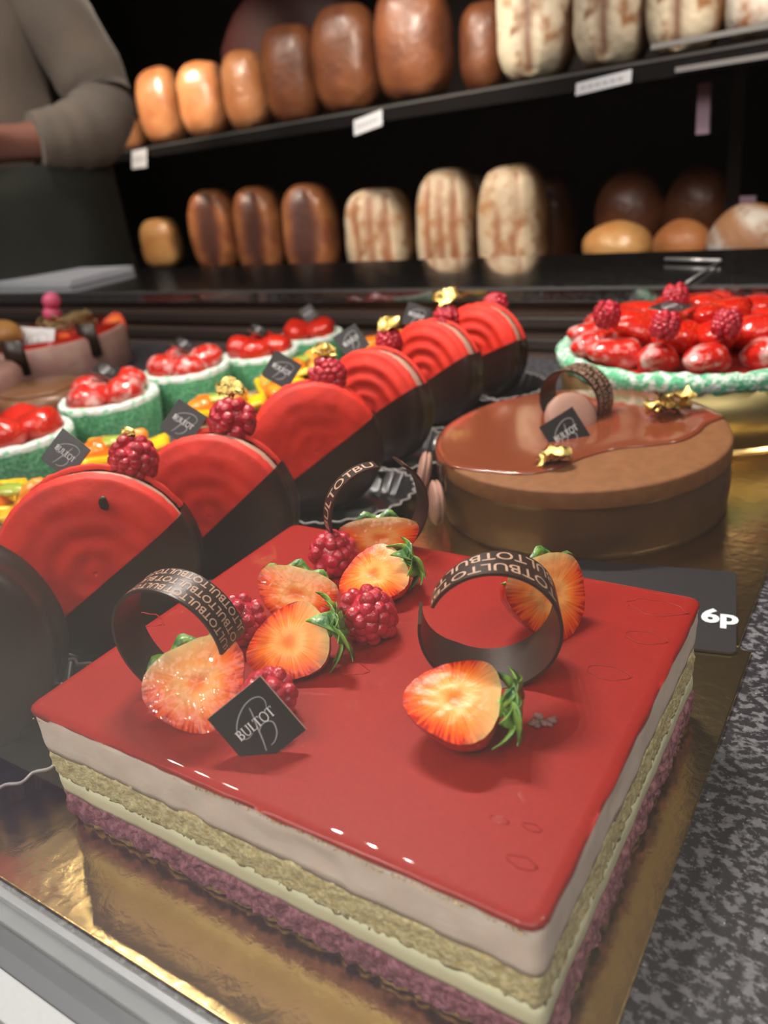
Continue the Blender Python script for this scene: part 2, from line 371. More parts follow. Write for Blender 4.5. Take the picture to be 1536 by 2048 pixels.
# ------------------------------------------------------------------ lettering
def text_geo(s, size=1.0, bold=0.0):
    cu = bpy.data.curves.new('t', 'FONT'); cu.body = s; cu.size = size; cu.offset = bold; cu.align_x = 'CENTER'; cu.resolution_u = 3
    o = bpy.data.objects.new('t', cu); C.objects.link(o)
    dg = bpy.context.evaluated_depsgraph_get(); e = o.evaluated_get(dg); me = e.to_mesh()
    v = [x.co.copy() for x in me.vertices]; f = [tuple(p.vertices) for p in me.polygons]
    e.to_mesh_clear(); bpy.data.objects.remove(o); bpy.data.curves.remove(cu)
    return v, f
def ribbon(mb, pts, wd, z=0):
    """flat ribbon along a smoothed polyline in the XY plane"""
    P = [Vector((a, b, 0)) for a, b in pts]
    if len(P) > 2:
        Q = []
        for i in range(len(P) - 1):
            p0, p1, p2, p3 = P[max(i - 1, 0)], P[i], P[i + 1], P[min(i + 2, len(P) - 1)]
            for k in range(6):
                t = k / 6; Q.append(.5 * ((2 * p1) + (p2 - p0) * t + (2 * p0 - 5 * p1 + 4 * p2 - p3) * t * t + (3 * p1 - 3 * p2 + p3 - p0) * t ** 3))
        Q.append(P[-1]); P = Q
    v = []; n = len(P)
    for i, p in enumerate(P):
        t = (P[min(i + 1, n - 1)] - P[max(i - 1, 0)]).normalized(); s = Vector((-t.y, t.x, 0))
        ww = wd if not hasattr(wd, '__len__') else wd[0] + (wd[1] - wd[0]) * math.sin(PI * i / (n - 1))
        v += [p + s * ww / 2 + Vector((0, 0, z)), p - s * ww / 2 + Vector((0, 0, z))]
    mb.add(v, [(2 * i, 2 * i + 1, 2 * i + 3, 2 * i + 2) for i in range(n - 1)])
def serif_word(mb, sc_, ox, oy, z):
    """BULTOT in thin serif capitals, cap height 1*sc_"""
    def S(pts, wd):
        ribbon(mb, [(ox + (x0 + a) * sc_, oy + b * sc_) for a, b in pts], (wd if not hasattr(wd, '__len__') else 0) * sc_ if not hasattr(wd, '__len__') else (wd[0] * sc_, wd[1] * sc_), z)
    T, t = .14, .055
    x0 = 0
    for ch in 'BULTOT':
        if ch == 'B':
            S([(.14, 0), (.14, 1)], T); S([(0, .02), (.3, .02)], t); S([(0, .98), (.3, .98)], t)
            S([(.25, .98), (.48, .92), (.52, .76), (.44, .58), (.2, .54)], (.05, .13)); S([(.2, .54), (.5, .48), (.6, .27), (.5, .08), (.25, .02)], (.05, .14)); adv = .72
        elif ch == 'U':
            S([(.14, 1), (.14, .35), (.24, .06), (.42, .0), (.6, .08), (.68, .35), (.68, 1)], (.13, .07)); S([(0, .98), (.28, .98)], t); S([(.56, .98), (.8, .98)], t); adv = .88
        elif ch == 'L':
            S([(.14, 0), (.14, 1)], T); S([(0, .98), (.28, .98)], t); S([(0, .02), (.56, .02)], t); S([(.56, 0), (.6, .22)], t); adv = .62
        elif ch == 'T':
            S([(.35, 0), (.35, 1)], T); S([(.22, .02), (.5, .02)], t); S([(0, .97), (.7, .97)], t); S([(.02, .78), (.02, 1)], t); S([(.69, .78), (.69, 1)], t); adv = .74
        else:
            S([(.45, 1.01), (.17, .85), (.08, .5), (.17, .15), (.45, -.01), (.73, .15), (.82, .5), (.73, .85), (.45, 1.01)], .10); adv = .9
        x0 += adv
def plaque(label, pos, n, roll=0, size=.0265, group=None, cat='chocolate plaque', pale=False):
    t = thing('chocolate_plaque', label, cat, pos, fr(n, (0, 0, 1), roll), group)
    h = size / 2; th = .0010
    out = [(-h, h), (h, h), (h, -h)]
    for k in range(9): a = -PI / 2 - PI / 2 * k / 8; out.append((-h + .25 * h + .25 * h * math.cos(a) * 1.0, -h + .25 * h + .25 * h * math.sin(a)))
    out = out[::-1]; nn = len(out)
    v = [(x, y, 0) for x, y in out] + [(x, y, -th) for x, y in out]
    f = [tuple(range(nn)), tuple(range(2 * nn - 1, nn - 1, -1))] + [(i, i + nn, (i + 1) % nn + nn, (i + 1) % nn) for i in range(nn)]
    o = mk('square_tile', v, f, M_white if pale else M_plaq, t, False); o.data.materials.append(M_edge if not pale else M_white)
    for i, p in enumerate(o.data.polygons):
        if i >= 2: p.material_index = 1
    g = MB(); s = size
    def LG(pts, wd): ribbon(g, [((a - .5) * s, (.5 - b) * s) for a, b in pts], (wd * s * .55, wd * s), .00016)
    LG([(.38, .56), (.27, .58), (.20, .52), (.22, .40), (.34, .28), (.52, .19), (.68, .17), (.80, .22), (.82, .32), (.76, .42)], .020)
    LG([(.58, .25), (.555, .35), (.50, .5), (.46, .62), (.42, .74), (.36, .88)], .026)
    LG([(.47, .60), (.56, .55), (.66, .56), (.71, .63), (.66, .76), (.56, .84), (.47, .86)], .022)
    g.build('swash_logo', M_grey, t, False)
    g = MB(); k = s * .145; serif_word(g, k, -4.6 * k / 2, -.35 * k, .00022); g.build('lettering', M_plaq if pale else M_white, t, False)
    return t

# ------------------------------------------------------------------ room shell
F3 = Vector((-.579, .815, 0)); R3 = Vector((.815, .579, 0))
b = MB(); b.box(-4.5, 4, -4, 4.2, -.95, -.90); struct(b.build('floor', M_floor, None, False))
b = MB(); b.box(-4.5, 4, -4, 4.2, 2.2, 2.25); struct(b.build('ceiling', M_ceil, None, False))
b = MB(); b.box(-4.6, -4.5, -4, 4.2, -.95, 2.25); struct(b.build('wall_left', M_wall, None, False))
b = MB(); b.box(4, 4.1, -4, 4.2, -.95, 2.25); struct(b.build('wall_right', M_wall, None, False))
b = MB(); b.box(-4.5, 4, 4.2, 4.3, -.95, 2.25); struct(b.build('wall_back', M_wall, None, False))
b = MB(); b.box(-4.5, 4, -4.1, -4, -.95, 2.25); struct(b.build('wall_front', M_wall, None, False))

# ------------------------------------------------------------------ display counter
YB = .68; ZL = .078
t = thing('display_counter', 'long dark granite display counter that carries all the pastries', 'display counter', (0, 0, 0))
b = MB(); b.box(-1.6, .9, -.034, YB, -.03, 0); b.build('granite_top', M_gran, t, False)
b = MB(); b.box(-1.6, .9, -.03, YB + .17, -.90, -.03); b.build('cabinet_body', M_dark, t, False)
b = MB(); b.box(-1.6, .9, YB, YB + .012, 0, ZL - .016); b.build('back_panel', M_brownp, t, False)
for z0, z1, dy in ((.010, .022, .006), (.034, .046, .010)):
    b = MB(); b.box(-1.6, .9, YB - dy, YB, z0, z1); bevel(b.build('panel_strip', mat('strip_brown', (.045, .032, .028), .4), t, False), .002)
b = MB(); b.box(-1.6, .9, YB - .014, YB + .185, ZL - .016, ZL); bevel(b.build('rear_ledge', M_ledge, t, False), .0015)
b = MB(); b.box(-1.6, .9, YB - .0155, YB - .0142, ZL - .0035, ZL - .0005); b.build('ledge_edge_line', mat('edge_line', (.10, .10, .10), .3), t, False)
b = MB(); b.box(-1.6, .9, YB + .012, YB + .17, -.03, ZL - .016); b.build('ledge_support', M_dark, t, False)

t = thing('glass_rail', 'grey metal rail with white strip at the foot of the front glass', 'rail', (0, 0, 0))
b = MB(); b.box(-1.6, .9, -.0365, -.0335, -.012, .0016); bevel(b.build('bright_edge', mat('rail_edge', (.30, .31, .33), .4, .6), t, False), .0006)
b = MB(); b.box(-1.6, .9, -.0535, -.0365, -.03, -.0012); bevel(b.build('grey_channel', M_greyr, t, False), .0006)
b = MB(); b.box(-1.6, .9, -.0645, -.0535, -.03, .0004); bevel(b.build('white_strip', M_whiter, t, False), .0006)
b = MB(); b.box(-1.6, .9, -.110, -.0645, -.03, -.006); b.build('dark_sill', mat('sill', (.10, .09, .12), .4), t, False)

def glass_mat():
    m = bpy.data.materials.new('clear_glass'); m.use_nodes = True; nt = m.node_tree; N = nt.nodes; L = nt.links
    for n in list(N): N.remove(n)
    o = N.new('ShaderNodeOutputMaterial'); mx = N.new('ShaderNodeMixShader'); tb = N.new('ShaderNodeBsdfTransparent'); gb = N.new('ShaderNodeBsdfGlossy'); fn = N.new('ShaderNodeFresnel')
    gb.inputs['Roughness'].default_value = .02; fn.inputs[0].default_value = 1.5; tb.inputs[0].default_value = (.99, .99, .99, 1)
    ge = N.new('ShaderNodeNewGeometry'); L.new(mathn(nt, 'MULTIPLY', fn.outputs[0], mathn(nt, 'MULTIPLY', mathn(nt, 'SUBTRACT', 1.0, ge.outputs['Backfacing']), 1.6)), mx.inputs[0]); L.new(tb.outputs[0], mx.inputs[1]); L.new(gb.outputs[0], mx.inputs[2]); L.new(mx.outputs[0], o.inputs[0])
    return m
M_glass = glass_mat()
b = MB(); b.box(-1.6, .9, -.048, -.044, -.0012, .62)
setp(b.build('display_glass', M_glass, None, False), 'clear front glass pane of the display case standing in the grey rail', 'glass pane')

# boards
b = MB(); b.box(-.043, .213, -.0315, .214, 0, .0018)
setp(bevel(b.build('gold_cake_board', M_foil, None, False), .0006), 'mirror gold square board under the red glazed layer cake', 'cake board')
b = MB(); b.box(-.030, .207, .2155, .475, 0, .0016)
setp(bevel(b.build('gold_cake_board', M_foil, None, False), .0006), 'mirror gold board under the round chocolate mousse cake', 'cake board')

# ------------------------------------------------------------------ layered cake
CW, CD, Z0, Z1 = .2, .1593, .0018, .058
def perim(x0, x1, y0, y1, rc, step):
    out = []
    def arc(cx, cy, a0):
        n = max(3, int(rc * 1.57 / step))
        for k in range(n + 1): a = a0 + PI / 2 * k / n; out.append((cx + rc * math.cos(a), cy + rc * math.sin(a), math.cos(a), math.sin(a)))
    def seg(xa, ya, xb, yb, nx, ny):
        n = int(math.hypot(xb - xa, yb - ya) / step)
        for k in range(1, n): out.append((xa + (xb - xa) * k / n, ya + (yb - ya) * k / n, nx, ny))
    arc(x0 + rc, y0 + rc, PI); seg(x0 + rc, y0, x1 - rc, y0, 0, -1)
    arc(x1 - rc, y0 + rc, -PI / 2); seg(x1, y0 + rc, x1, y1 - rc, 1, 0)
    arc(x1 - rc, y1 - rc, 0); seg(x1 - rc, y1, x0 + rc, y1, 0, 1)
    arc(x0 + rc, y1 - rc, PI / 2); seg(x0, y1 - rc, x0, y0 + rc, -1, 0)
    return out
def layer(name, z0, z1, m, off, amp, scl, rows, parent, zamp=0, step=.0016, seed=0, rc=.003, edge=.0004, box=(0, CW, 0, CD), extra=None):
    P = perim(*box, rc, step); n = len(P); v = []; f = []
    for j in range(rows + 1):
        t_ = j / rows; z = z0 + (z1 - z0) * t_
        for (x, y, nx, ny) in P:
            q = Vector((x, y, z))
            d = off + amp * (nz(q, scl, seed) + .5 * nz(q, scl * 2.3, seed + 1)) - (edge if j in (0, rows) else 0)
            if extra: d += extra(x, y, t_)
            zz = z + (zamp * nz((x, y, 0), scl * .35, seed + 5 + (9 if j > rows / 2 else 0)) * (abs(2 * t_ - 1)) if zamp else 0)
            v.append((x + nx * d, y + ny * d, zz))
        if j: f += [((j - 1) * n + k, (j - 1) * n + (k + 1) % n, j * n + (k + 1) % n, j * n + k) for k in range(n)]
    f.append(tuple(range(n - 1, -1, -1))); f.append(tuple(rows * n + k for k in range(n)))
    return mk(name, v, f, m, parent)
cake = thing('layer_cake', 'large square layer cake with shiny red glaze, pink mousse and sponge layers', 'cake', (0, 0, 0))
H = Z1 - Z0
layer('biscuit_base', Z0 + .0002, Z0 + .0035, M_crust, -.001, .0016, 260, 3, cake, .0004, seed=1)
layer('purple_crumb_layer', Z0 + .003, Z0 + .0150, M_crumb, .0004, .0020, 300, 9, cake, .0022, .0011, seed=2, edge=.001)
layer('cream_layer', Z0 + .0140, Z0 + .0238, M_cream, -.0001, .0005, 60, 3, cake, .0004, seed=3)
layer('sponge_layer', Z0 + .0230, Z0 + .0365, M_sponge, -.0002, .0011, 420, 9, cake, .0012, .0011, seed=4)
layer('mousse_layer', Z0 + .0358, Z1 - .0018, M_mousse, .0003, .0006, 110, 6, cake, seed=5, extra=lambda x, y, t_: .0006 * max(0, nz((x, y, t_ * .02), 45, 3) - .25) * 6 * -1)
# glaze sheet: rounded edge that drips a little over the side
P = perim(0, CW, 0, CD, .004, .0016); n = len(P); v = []; f = []
def edge_z(x, y): return Z1 - .0022 - .0016 * (nz((x, y, 0), 55, 8) + .6 * nz((x, y, 0), 150, 9)) - (.0015 if x < .012 and y < .02 else 0)
rows = [(.0004, 'e'), (.0014, 'm'), (.0013, 't'), (.0002, 'T'), (-.0025, 'I')]
for j, (d, k) in enumerate(rows):
    for (x, y, nx, ny) in P:
        e = edge_z(x, y); z = {'e': e, 'm': e + (Z1 - e) * .35, 't': Z1 - .0009, 'T': Z1 - .0001, 'I': Z1 + .0001}[k]
        d2 = d + .0005 * nz((x, y, 0), 90, 12) * (k in 'em')
        v.append((x + nx * d2, y + ny * d2, z))
    if j: f += [((j - 1) * n + k, (j - 1) * n + (k + 1) % n, j * n + (k + 1) % n, j * n + k) for k in range(n)]
f.append(tuple(4 * n + k for k in range(n)))
mk('red_glaze', v, f, M_glaze, cake)
# gold dust caught along the front edge of the glaze
random.seed(5); b = MB()
for k in range(170):
    x = random.uniform(.085, CW - .001) if random.random() < .8 else random.uniform(.0, CW); e = edge_z(x, 0)
    b.ico((x, -.0011 - random.random() * .0003, e - random.random() * .0012 + .0004), random.uniform(.00012, .00035), 1)
setp(b.build('gold_dust', M_leafg, cake), None, None, None, 'stuff')
# small wrinkles and bubbles in the glaze
for (px, py, r_) in ((1290, 1275, .006), (1310, 1215, .009), (1215, 1345, .006), (700, 1335, .006), (1000, 1640, .002), (1065, 1655, .002), (1045, 1725, .003), (290, 1240, .008)):
    q = at(px, py, Z1); b = MB()
    pts = [(q.x + r_ * (1 + .35 * nz((a, r_ * 99, 0), 2.0)) * math.cos(a) * 1.25, q.y + r_ * .6 * (1 + .35 * nz((a, 3, r_ * 50), 2.0)) * math.sin(a), Z1 + .0001) for a in [k * .35 for k in range(19)]]
    b.tube(pts, .00030, 6); b.build('glaze_ripple', M_glaze, cake)

# ------------------------------------------------------------------ fruit on the cake
SP = [(0, .02), (.02, .20), (.08, .40), (.2, .64), (.35, .83), (.5, .94), (.65, 1.0), (.78, .97), (.88, .86), (.95, .66), (1.0, .34)]
def sprof(t):
    for (a, ra), (b_, rb) in zip(SP, SP[1:]):
        if t <= b_: return ra + (rb - ra) * (t - a) / (b_ - a)
    return SP[-1][1]
def berry_outline(n=40):
    ts = [.5 - .5 * math.cos(PI * k / n) for k in range(n + 1)]
    return ts
def half_strawberry(label, tip, cal, nrm, wd, dp=.75, calyx='leaves', group=None, skin=None, lseed=0, zmin=None, name='strawberry_half', glazed=False):
    """tip, cal: world ends of the berry's length; nrm: rough normal of its cut face"""
    tip = Vector(tip); cal = Vector(cal); L_ = (cal - tip).length
    y = (cal - tip).normalized(); z = Vector(nrm); z = (z - y * z.dot(y)).normalized(); x = y.cross(z)
    Mx = Matrix((x, y, z)).transposed(); c = (tip + cal) / 2
    ts = berry_outline(30); nt_ = len(ts)
    wob = lambda p: 1 + .07 * nz(p, 90, lseed) + .02 * nz(p, 260, lseed)
    # dome
    v = []; f = []; na = 20
    for t_ in ts:
        r = sprof(t_) * wd
        for k in range(na + 1):
            a = PI * k / na; p = Vector((r * math.cos(a), (t_ - .5) * L_, -r * dp * math.sin(a)))
            g = wob(p); v.append(Vector((p.x * (g if k not in (0, na) else 1 + .07 * nz((p.x, p.y, 0), 90, lseed)), p.y, p.z * g)))
    for i in range(nt_ - 1):
        for k in range(na): f.append((i * (na + 1) + k, (i + 1) * (na + 1) + k, (i + 1) * (na + 1) + k + 1, i * (na + 1) + k + 1))
    f.append(tuple(range(na + 1)))
    f.append(tuple((nt_ - 1) * (na + 1) + k for k in range(na, -1, -1)))
    low = min((Mx @ q + c).z for q in v)
    if zmin is not None: c = rest(c, low, zmin)
    t = thing(name, label, 'strawberry', c, Mx, group)
    mk('berry_skin', v, f, skin or M_bskin, t)
    # cut face: loops from the core to the rim
    ring = [v[i * (na + 1)] for i in range(nt_)] + [v[i * (na + 1) + na] for i in range(nt_ - 1, -1, -1)]
    ring = [Vector((p.x, p.y, 0)) for p in ring]; m_ = len(ring); cc = Vector((0, .04 * L_, 0)); K = 12
    fv = []; ff = []; kk = []; aa = []; tt = []
    for j in range(K + 1):
        s = j / K
        for i in range(m_ + 1):
            p = ring[i % m_]; q = cc + (p - cc) * s
            q.z = .0009 * (1 - s ** 4) + .0003 * nz(q, 300, lseed) - .0005 * math.exp(-(s / .2) ** 2)
            fv.append(q); kk.append(s); aa.append(i / m_ * 8); tt.append(q.y / L_ + .5)
        if j: ff += [((j - 1) * (m_ + 1) + i, (j - 1) * (m_ + 1) + i + 1, j * (m_ + 1) + i + 1, j * (m_ + 1) + i) for i in range(m_)]
    mk('cut_face', fv, [q[::-1] for q in ff] if (ring[0] - cc).cross(ring[1] - cc).z < 0 else ff, M_cutg if glazed else M_cut, t, attrs={'kk': kk, 'ang': aa, 'tt': tt})
    rnd = random.Random(lseed)
    if calyx == 'leaves':
        b = MB(); top = L_ / 2
        for k in range(11):
            a = 2 * PI * k / 11 + rnd.uniform(-.2, .2); ll = wd * rnd.uniform(.70, 1.05) * (.75 if math.sin(a) > .2 else 1.1); ww = wd * rnd.uniform(.26, .38)
            dr = Vector((math.cos(a), 0, math.sin(a) * .8)); sd = Vector((-math.sin(a), 0, math.cos(a)))
            curl = rnd.uniform(-.5, .9); v2 = []; N_ = 8
            for i in range(N_ + 1):
                s = i / N_; w_ = ww * math.sin(PI * min(1, .22 + s * .78)) ** .8
                p = Vector((0, top + wd * .02, -wd * .10)) + dr * ll * (s ** .9) + Vector((0, 1, 0)) * wd * (.22 * math.sin(s * 2.6) - curl * .55 * s * s) + sd * wd * .12 * math.sin(s * 4 + k)
                for u in (-1, 0, 1): v2.append(p + sd * w_ * u + Vector((0, 1, 0)) * (abs(u) * w_ * .4))
            b.add(v2, [(3 * i + u, 3 * i + 3 + u, 3 * i + 4 + u, 3 * i + 1 + u) for i in range(N_) for u in (0, 1)])
        o = b.build('leafy_calyx', M_leaf, t); so = o.modifiers.new('solid', 'SOLIDIFY'); so.thickness = .0004
        b = MB(); b.ico((0, top - wd * .03, -wd * .16), wd * .22, 2, (1.3, .55, .8), lambda p: 1 + .25 * nz(p, 3, lseed)); b.tube([(0, top, -wd * .16), (wd * .05, top + wd * .16, -wd * .2)], wd * .07, 8)
        b.build('calyx_core', M_stem, t)
    elif calyx == 'sliver':
        b = MB(); v2 = []; N_ = 16
        for i in range(N_ + 1):
            s = i / N_ * 2 - 1; p = Vector((s * wd * .95, L_ * .5 - .28 * wd * abs(s) ** 1.6 + .10 * wd * math.sin(s * 9 + lseed), -.0010))
            h_ = wd * .13 * (1 - s * s) + wd * .02
            v2 += [p + Vector((0, -h_ * .4, .0006)), p + Vector((0, h_, 0)), p + Vector((0, h_ * .4, -.0018))]
        b.add(v2, [(3 * i + u, 3 * i + 3 + u, 3 * i + 4 + u, 3 * i + 1 + u) for i in range(N_) for u in (0, 1)])
        o = b.build('leafy_calyx', M_leaf, t); so = o.modifiers.new('solid', 'SOLIDIFY'); so.thickness = .0005
    return t
CAMD = (CAM_POS - Vector((.08, .08, .06))).normalized()
G_S = 'halved strawberries on the red cake'
up = Vector((0, 0, 1))
ZT = Z1
half_strawberry('big glazed strawberry half inside the left chocolate ring, covered in bright highlights', at(432, 1462, ZT + .002), at(362, 1290, ZT + .024), CAMD + up * .15, .0182, .55, 'sliver', G_S, lseed=1, glazed=True, zmin=ZT - .001)
half_strawberry('strawberry half with curling green leaves right of the big glazed half', at(492, 1322, ZT + .008), at(652, 1252, ZT + .017), CAMD * .8 + up * .55 + Vector((-.1, -.1, 0)), .0148, .85, 'leaves', G_S, lseed=2, zmin=ZT - .001)
half_strawberry('pale-topped leafless strawberry half in the middle of the fruit cluster', at(575, 1250, ZT + .004), at(607, 1136, ZT + .022), CAMD + up * .1, .0168, .5, 'sliver', G_S, lseed=3, glazed=True, zmin=ZT - .001)
half_strawberry('strawberry half with green leaves lying in front of the rear chocolate ring', at(680, 1185, ZT + .008), at(806, 1118, ZT + .016), CAMD * .8 + up * .6 + Vector((-.2, .1, 0)), .0140, .9, 'leaves', G_S, lseed=4, zmin=ZT - .001)
half_strawberry('rearmost strawberry half standing inside the rear chocolate ring', at(762, 1125, ZT + .003), at(757, 1034, ZT + .022), CAMD + up * .1, .0186, .5, 'sliver', G_S, lseed=5, glazed=True, zmin=ZT - .001)
half_strawberry('upright strawberry half behind the right chocolate ring near the back edge', at(1132, 1280, ZT + .003), at(1072, 1112, ZT + .030), CAMD * .8 + up * .25 + Vector((.32, .14, 0)), .0178, .85, 'sliver', G_S, lseed=6, zmin=ZT - .001)
half_strawberry('strawberry half with a bushy green calyx in front of the right chocolate ring', at(806, 1392, ZT + .014), at(1000, 1402, ZT + .014), up * 1.0 + CAMD * .38, .0160, 1.0, 'leaves', G_S, lseed=7, zmin=ZT - .001)

def raspberry_mesh(seed=0, full=True):
    rnd = random.Random(seed); b = MB()
    b.ico((0, 0, 0), .90, 2, (1, 1, 1.05))
    rows = [(-.78, 5), (-.5, 9), (-.18, 12), (.16, 12), (.48, 10), (.76, 6), (.95, 2)]
    for j, (h, n_) in enumerate(rows):
        rr = math.sqrt(max(.02, 1 - (h / 1.12) ** 2)) * .80
        for k in range(n_):
            a = 2 * PI * (k + .5 * (j % 2)) / n_ + rnd.uniform(-.08, .08)
            b.ico((rr * math.cos(a), rr * math.sin(a), h * .92), rnd.uniform(.28, .33), 2)
    return b
rb = raspberry_mesh(1); RM = bpy.data.meshes.new('raspberry'); RM.from_pydata([tuple(q) for q in rb.v], [], rb.f); RM.polygons.foreach_set('use_smooth', [True] * len(RM.polygons)); RM.materials.append(M_rasp)
def raspberry(label, pos, r, rot=(0, 0, 0), group=None, zbase=None):
    o = bpy.data.objects.new('raspberry', RM); C.objects.link(o); o.location = pos
    if zbase is not None: o.location = rest(Vector(pos), pos[2] - r * .93, zbase)
    o.rotation_euler = rot; o.scale = (r, r, r); return setp(o, label, 'raspberry', group)
G_R = 'raspberries on the red cake'
raspberry('raspberry half hidden behind the end of the left chocolate ring', dep(478, 1243, .332), .0098, (.4, .5, 1), G_R, Z1 - .001)
raspberry('plump dark red raspberry beside the green leaves in the middle of the red cake', dep(737, 1232, .318), .0104, (.3, -.2, 0), G_R, Z1 - .001)
raspberry('raspberry furthest back on the red cake, left of the two rear strawberry halves', dep(668, 1108, .378), .0102, (1.2, .4, 0), G_R, Z1 - .001)
raspberry('raspberry tucked right behind the black square plaque at the cake front', dep(535, 1398, .284), .0092, (.5, .1, 2), G_R, Z1 - .001)

# ------------------------------------------------------------------ chocolate rings with printed lettering
TXT = text_geo('BULTOTBULTOTBULTOT', 1.0, .008)
def choc_ring(label, c, axis, r0, r1, a0, a1, w0, w1, text=True, rows=3, group=None, shift=0, roll=0, th=.0011, flip=False, tup=True, zmin=None):
    """strip curled about axis; angle 90 deg is up; radius r0->r1 and width w0->w1 along it"""
    z = -Vector(axis).normalized(); x = Vector((0, 0, 1)).cross(z).normalized() * -1; y = z.cross(x)
    if y.z < 0: y = -y; x = -x
    x = y.cross(z)
    t = thing('chocolate_ring', label, 'chocolate ring', c, Matrix((x, y, z)).transposed(), group)
    N_ = 72
    def wf(s): return w0(s) if callable(w0) else (w0 + (w1 - w0) * s)
    def pt(s, u, h):
        a = a0 + (a1 - a0) * s; r = r0 + (r1 - r0) * s + h; return Vector((r * math.cos(a), r * math.sin(a), -wf(s) * u))
    v = []; f = []
    for i in range(N_ + 1):
        s = i / N_
        for u, h in ((0, 0), (1, 0), (1, -th), (0, -th)): v.append(pt(s, u, h))
    for i in range(N_):
        for k in range(4): f.append((4 * i + k, 4 * i + (k + 1) % 4, 4 * i + 4 + (k + 1) % 4, 4 * i + 4 + k))
    f += [(0, 3, 2, 1), (4 * N_, 4 * N_ + 1, 4 * N_ + 2, 4 * N_ + 3)]
    if zmin is not None: t.location = rest(Vector(c), min((x * p.x + y * p.y + z * p.z).z for p in v) + c[2], zmin)
    o = mk('chocolate_strip', v, f, M_choc, t); es = o.modifiers.new('es', 'EDGE_SPLIT'); es.split_angle = R(40)
    if text:
        tv, tf = TXT; x0 = min(p.x for p in tv); x1 = max(p.x for p in tv); L_ = abs(a1 - a0) * (r0 + r1) / 2
        wm = wf(.3); hh = wm / rows * .62 / .72; g = MB(); ln = (x1 - x0) * hh
        rep = int(L_ / ln) + 2
        for q in range(rows):
            for k in range(rep):
                vv = []; ok = []
                for p in tv:
                    al = (p.x - x0) * hh + k * ln * 1.02 - q * hh * 1.7 - .002
                    s = al / L_
                    if flip: s = 1 - s
                    u = (q + .16 + p.y / .72 * .66) / rows
                    ok.append(.005 < s < .995); vv.append(pt(min(max(s, 0), 1), (1 - u) if tup else u, .00012))
                g.add(vv, [fc for fc in tf if all(ok[i] for i in fc)])
        g.build('printed_lettering', M_print, t, False)
    return t
# ring axes point away from the camera
AX = (F3 * .0167 + R3 * .008)
choc_ring('printed chocolate ring standing over the glazed strawberry at the left of the red cake', dep(334, 1296, .305), AX, .0232, .0238, R(2), R(285), .0150, .0150, True, 3, 'chocolate rings on the red cake', zmin=Z1 - .001)
choc_ring('open crescent-shaped printed chocolate ring at the right of the red cake', dep(984, 1266, .285), F3 * .9 + R3 * .12, .0222, .0246, R(150), R(-192), lambda s: .008 + .016 * math.sin(min(1, s * 1.45) * PI / 2) * (1 if s < .8 else 1 - (s - .8) * 3.2), 0, True, 2, 'chocolate rings on the red cake', zmin=Z1 - .001, flip=True)
choc_ring('thin chocolate ring opening upwards around the rearmost strawberry half', dep(757, 1028, .40), F3 * .8 - R3 * .25, .0222, .0250, R(82), R(415), .0085, .0125, True, 1, 'chocolate rings on the red cake', flip=True, tup=False, zmin=Z1 - .001)

plaque('dark square chocolate plaque lettered in white, stuck in the front of the red cake', dep(513, 1449, .2570), CAMD + Vector((-.1, -.12, -.25)), R(34), .0226)
b = MB(); rnd = random.Random(3)
for k in range(14): b.ico(at(1088 + rnd.uniform(-26, 26), 1442 + rnd.uniform(-9, 9), Z1 + .0008), rnd.uniform(.0007, .0016), 1, (1.3, 1, .6), lambda p: 1 + .4 * nz(p, 3, k))
setp(b.build('cake_crumb', mat('crumb', (.30, .15, .13), .6, bump=.6, bscale=900), None), 'small pinkish crumb lying on the red glaze right of the leafy strawberry', 'crumb')

# price card
t = thing('price_card', 'black card reading 6p lying behind the right corner of the red cake', 'price card', (0, 0, 0))
q1 = at(1477, 1192, .003); q2 = at(1452, 1313, .003)
ex = Vector((.99, -.02, 0)).normalized(); ey = Vector((.02, 1, 0)).normalized()
x1_, y0_, y1_ = .2075, .2035, .2785
b = MB(); bm = [(-.10, 0), (.0, 0), (.0, 1), (-.10, 1)]
P = []
for cx, cy, a0 in ((x1_ - .003, y0_ + .003, -90), (x1_ - .003, y1_ - .003, 0), (.103, y1_ - .003, 90), (.103, y0_ + .003, 180)):
    for k in range(5): a = R(a0 + k * 22.5); P.append((cx + .003 * math.cos(a), cy + .003 * math.sin(a)))
n = len(P)
rc_ = lambda x, y: (x1_ + (x - x1_) * math.cos(R(11)) - (y - y0_) * math.sin(R(11)), y0_ + .004 + (x - x1_) * math.sin(R(11)) + (y - y0_) * math.cos(R(11)))
P = [rc_(x, y) for x, y in P]
mk('card', [(x, y, .0034) for x, y in P] + [(x, y, .0022) for x, y in P], [tuple(range(n)), tuple(range(2 * n - 1, n - 1, -1))] + [(i, i + n, (i + 1) % n + n, (i + 1) % n) for i in range(n)], M_tag, t, False)
tv, tf = text_geo('6p', .0182, .0007); tv = [Vector((p.x * math.cos(R(11)) - p.y * math.sin(R(11)), p.x * math.sin(R(11)) + p.y * math.cos(R(11)), 0)) for p in tv]
c0 = at(1440, 1232, .0035)
mk('lettering', [(c0.x + .001 + p.x * .93, c0.y + p.y * .92 - .006, .00352) for p in tv], tf, M_tagtxt, t, False)

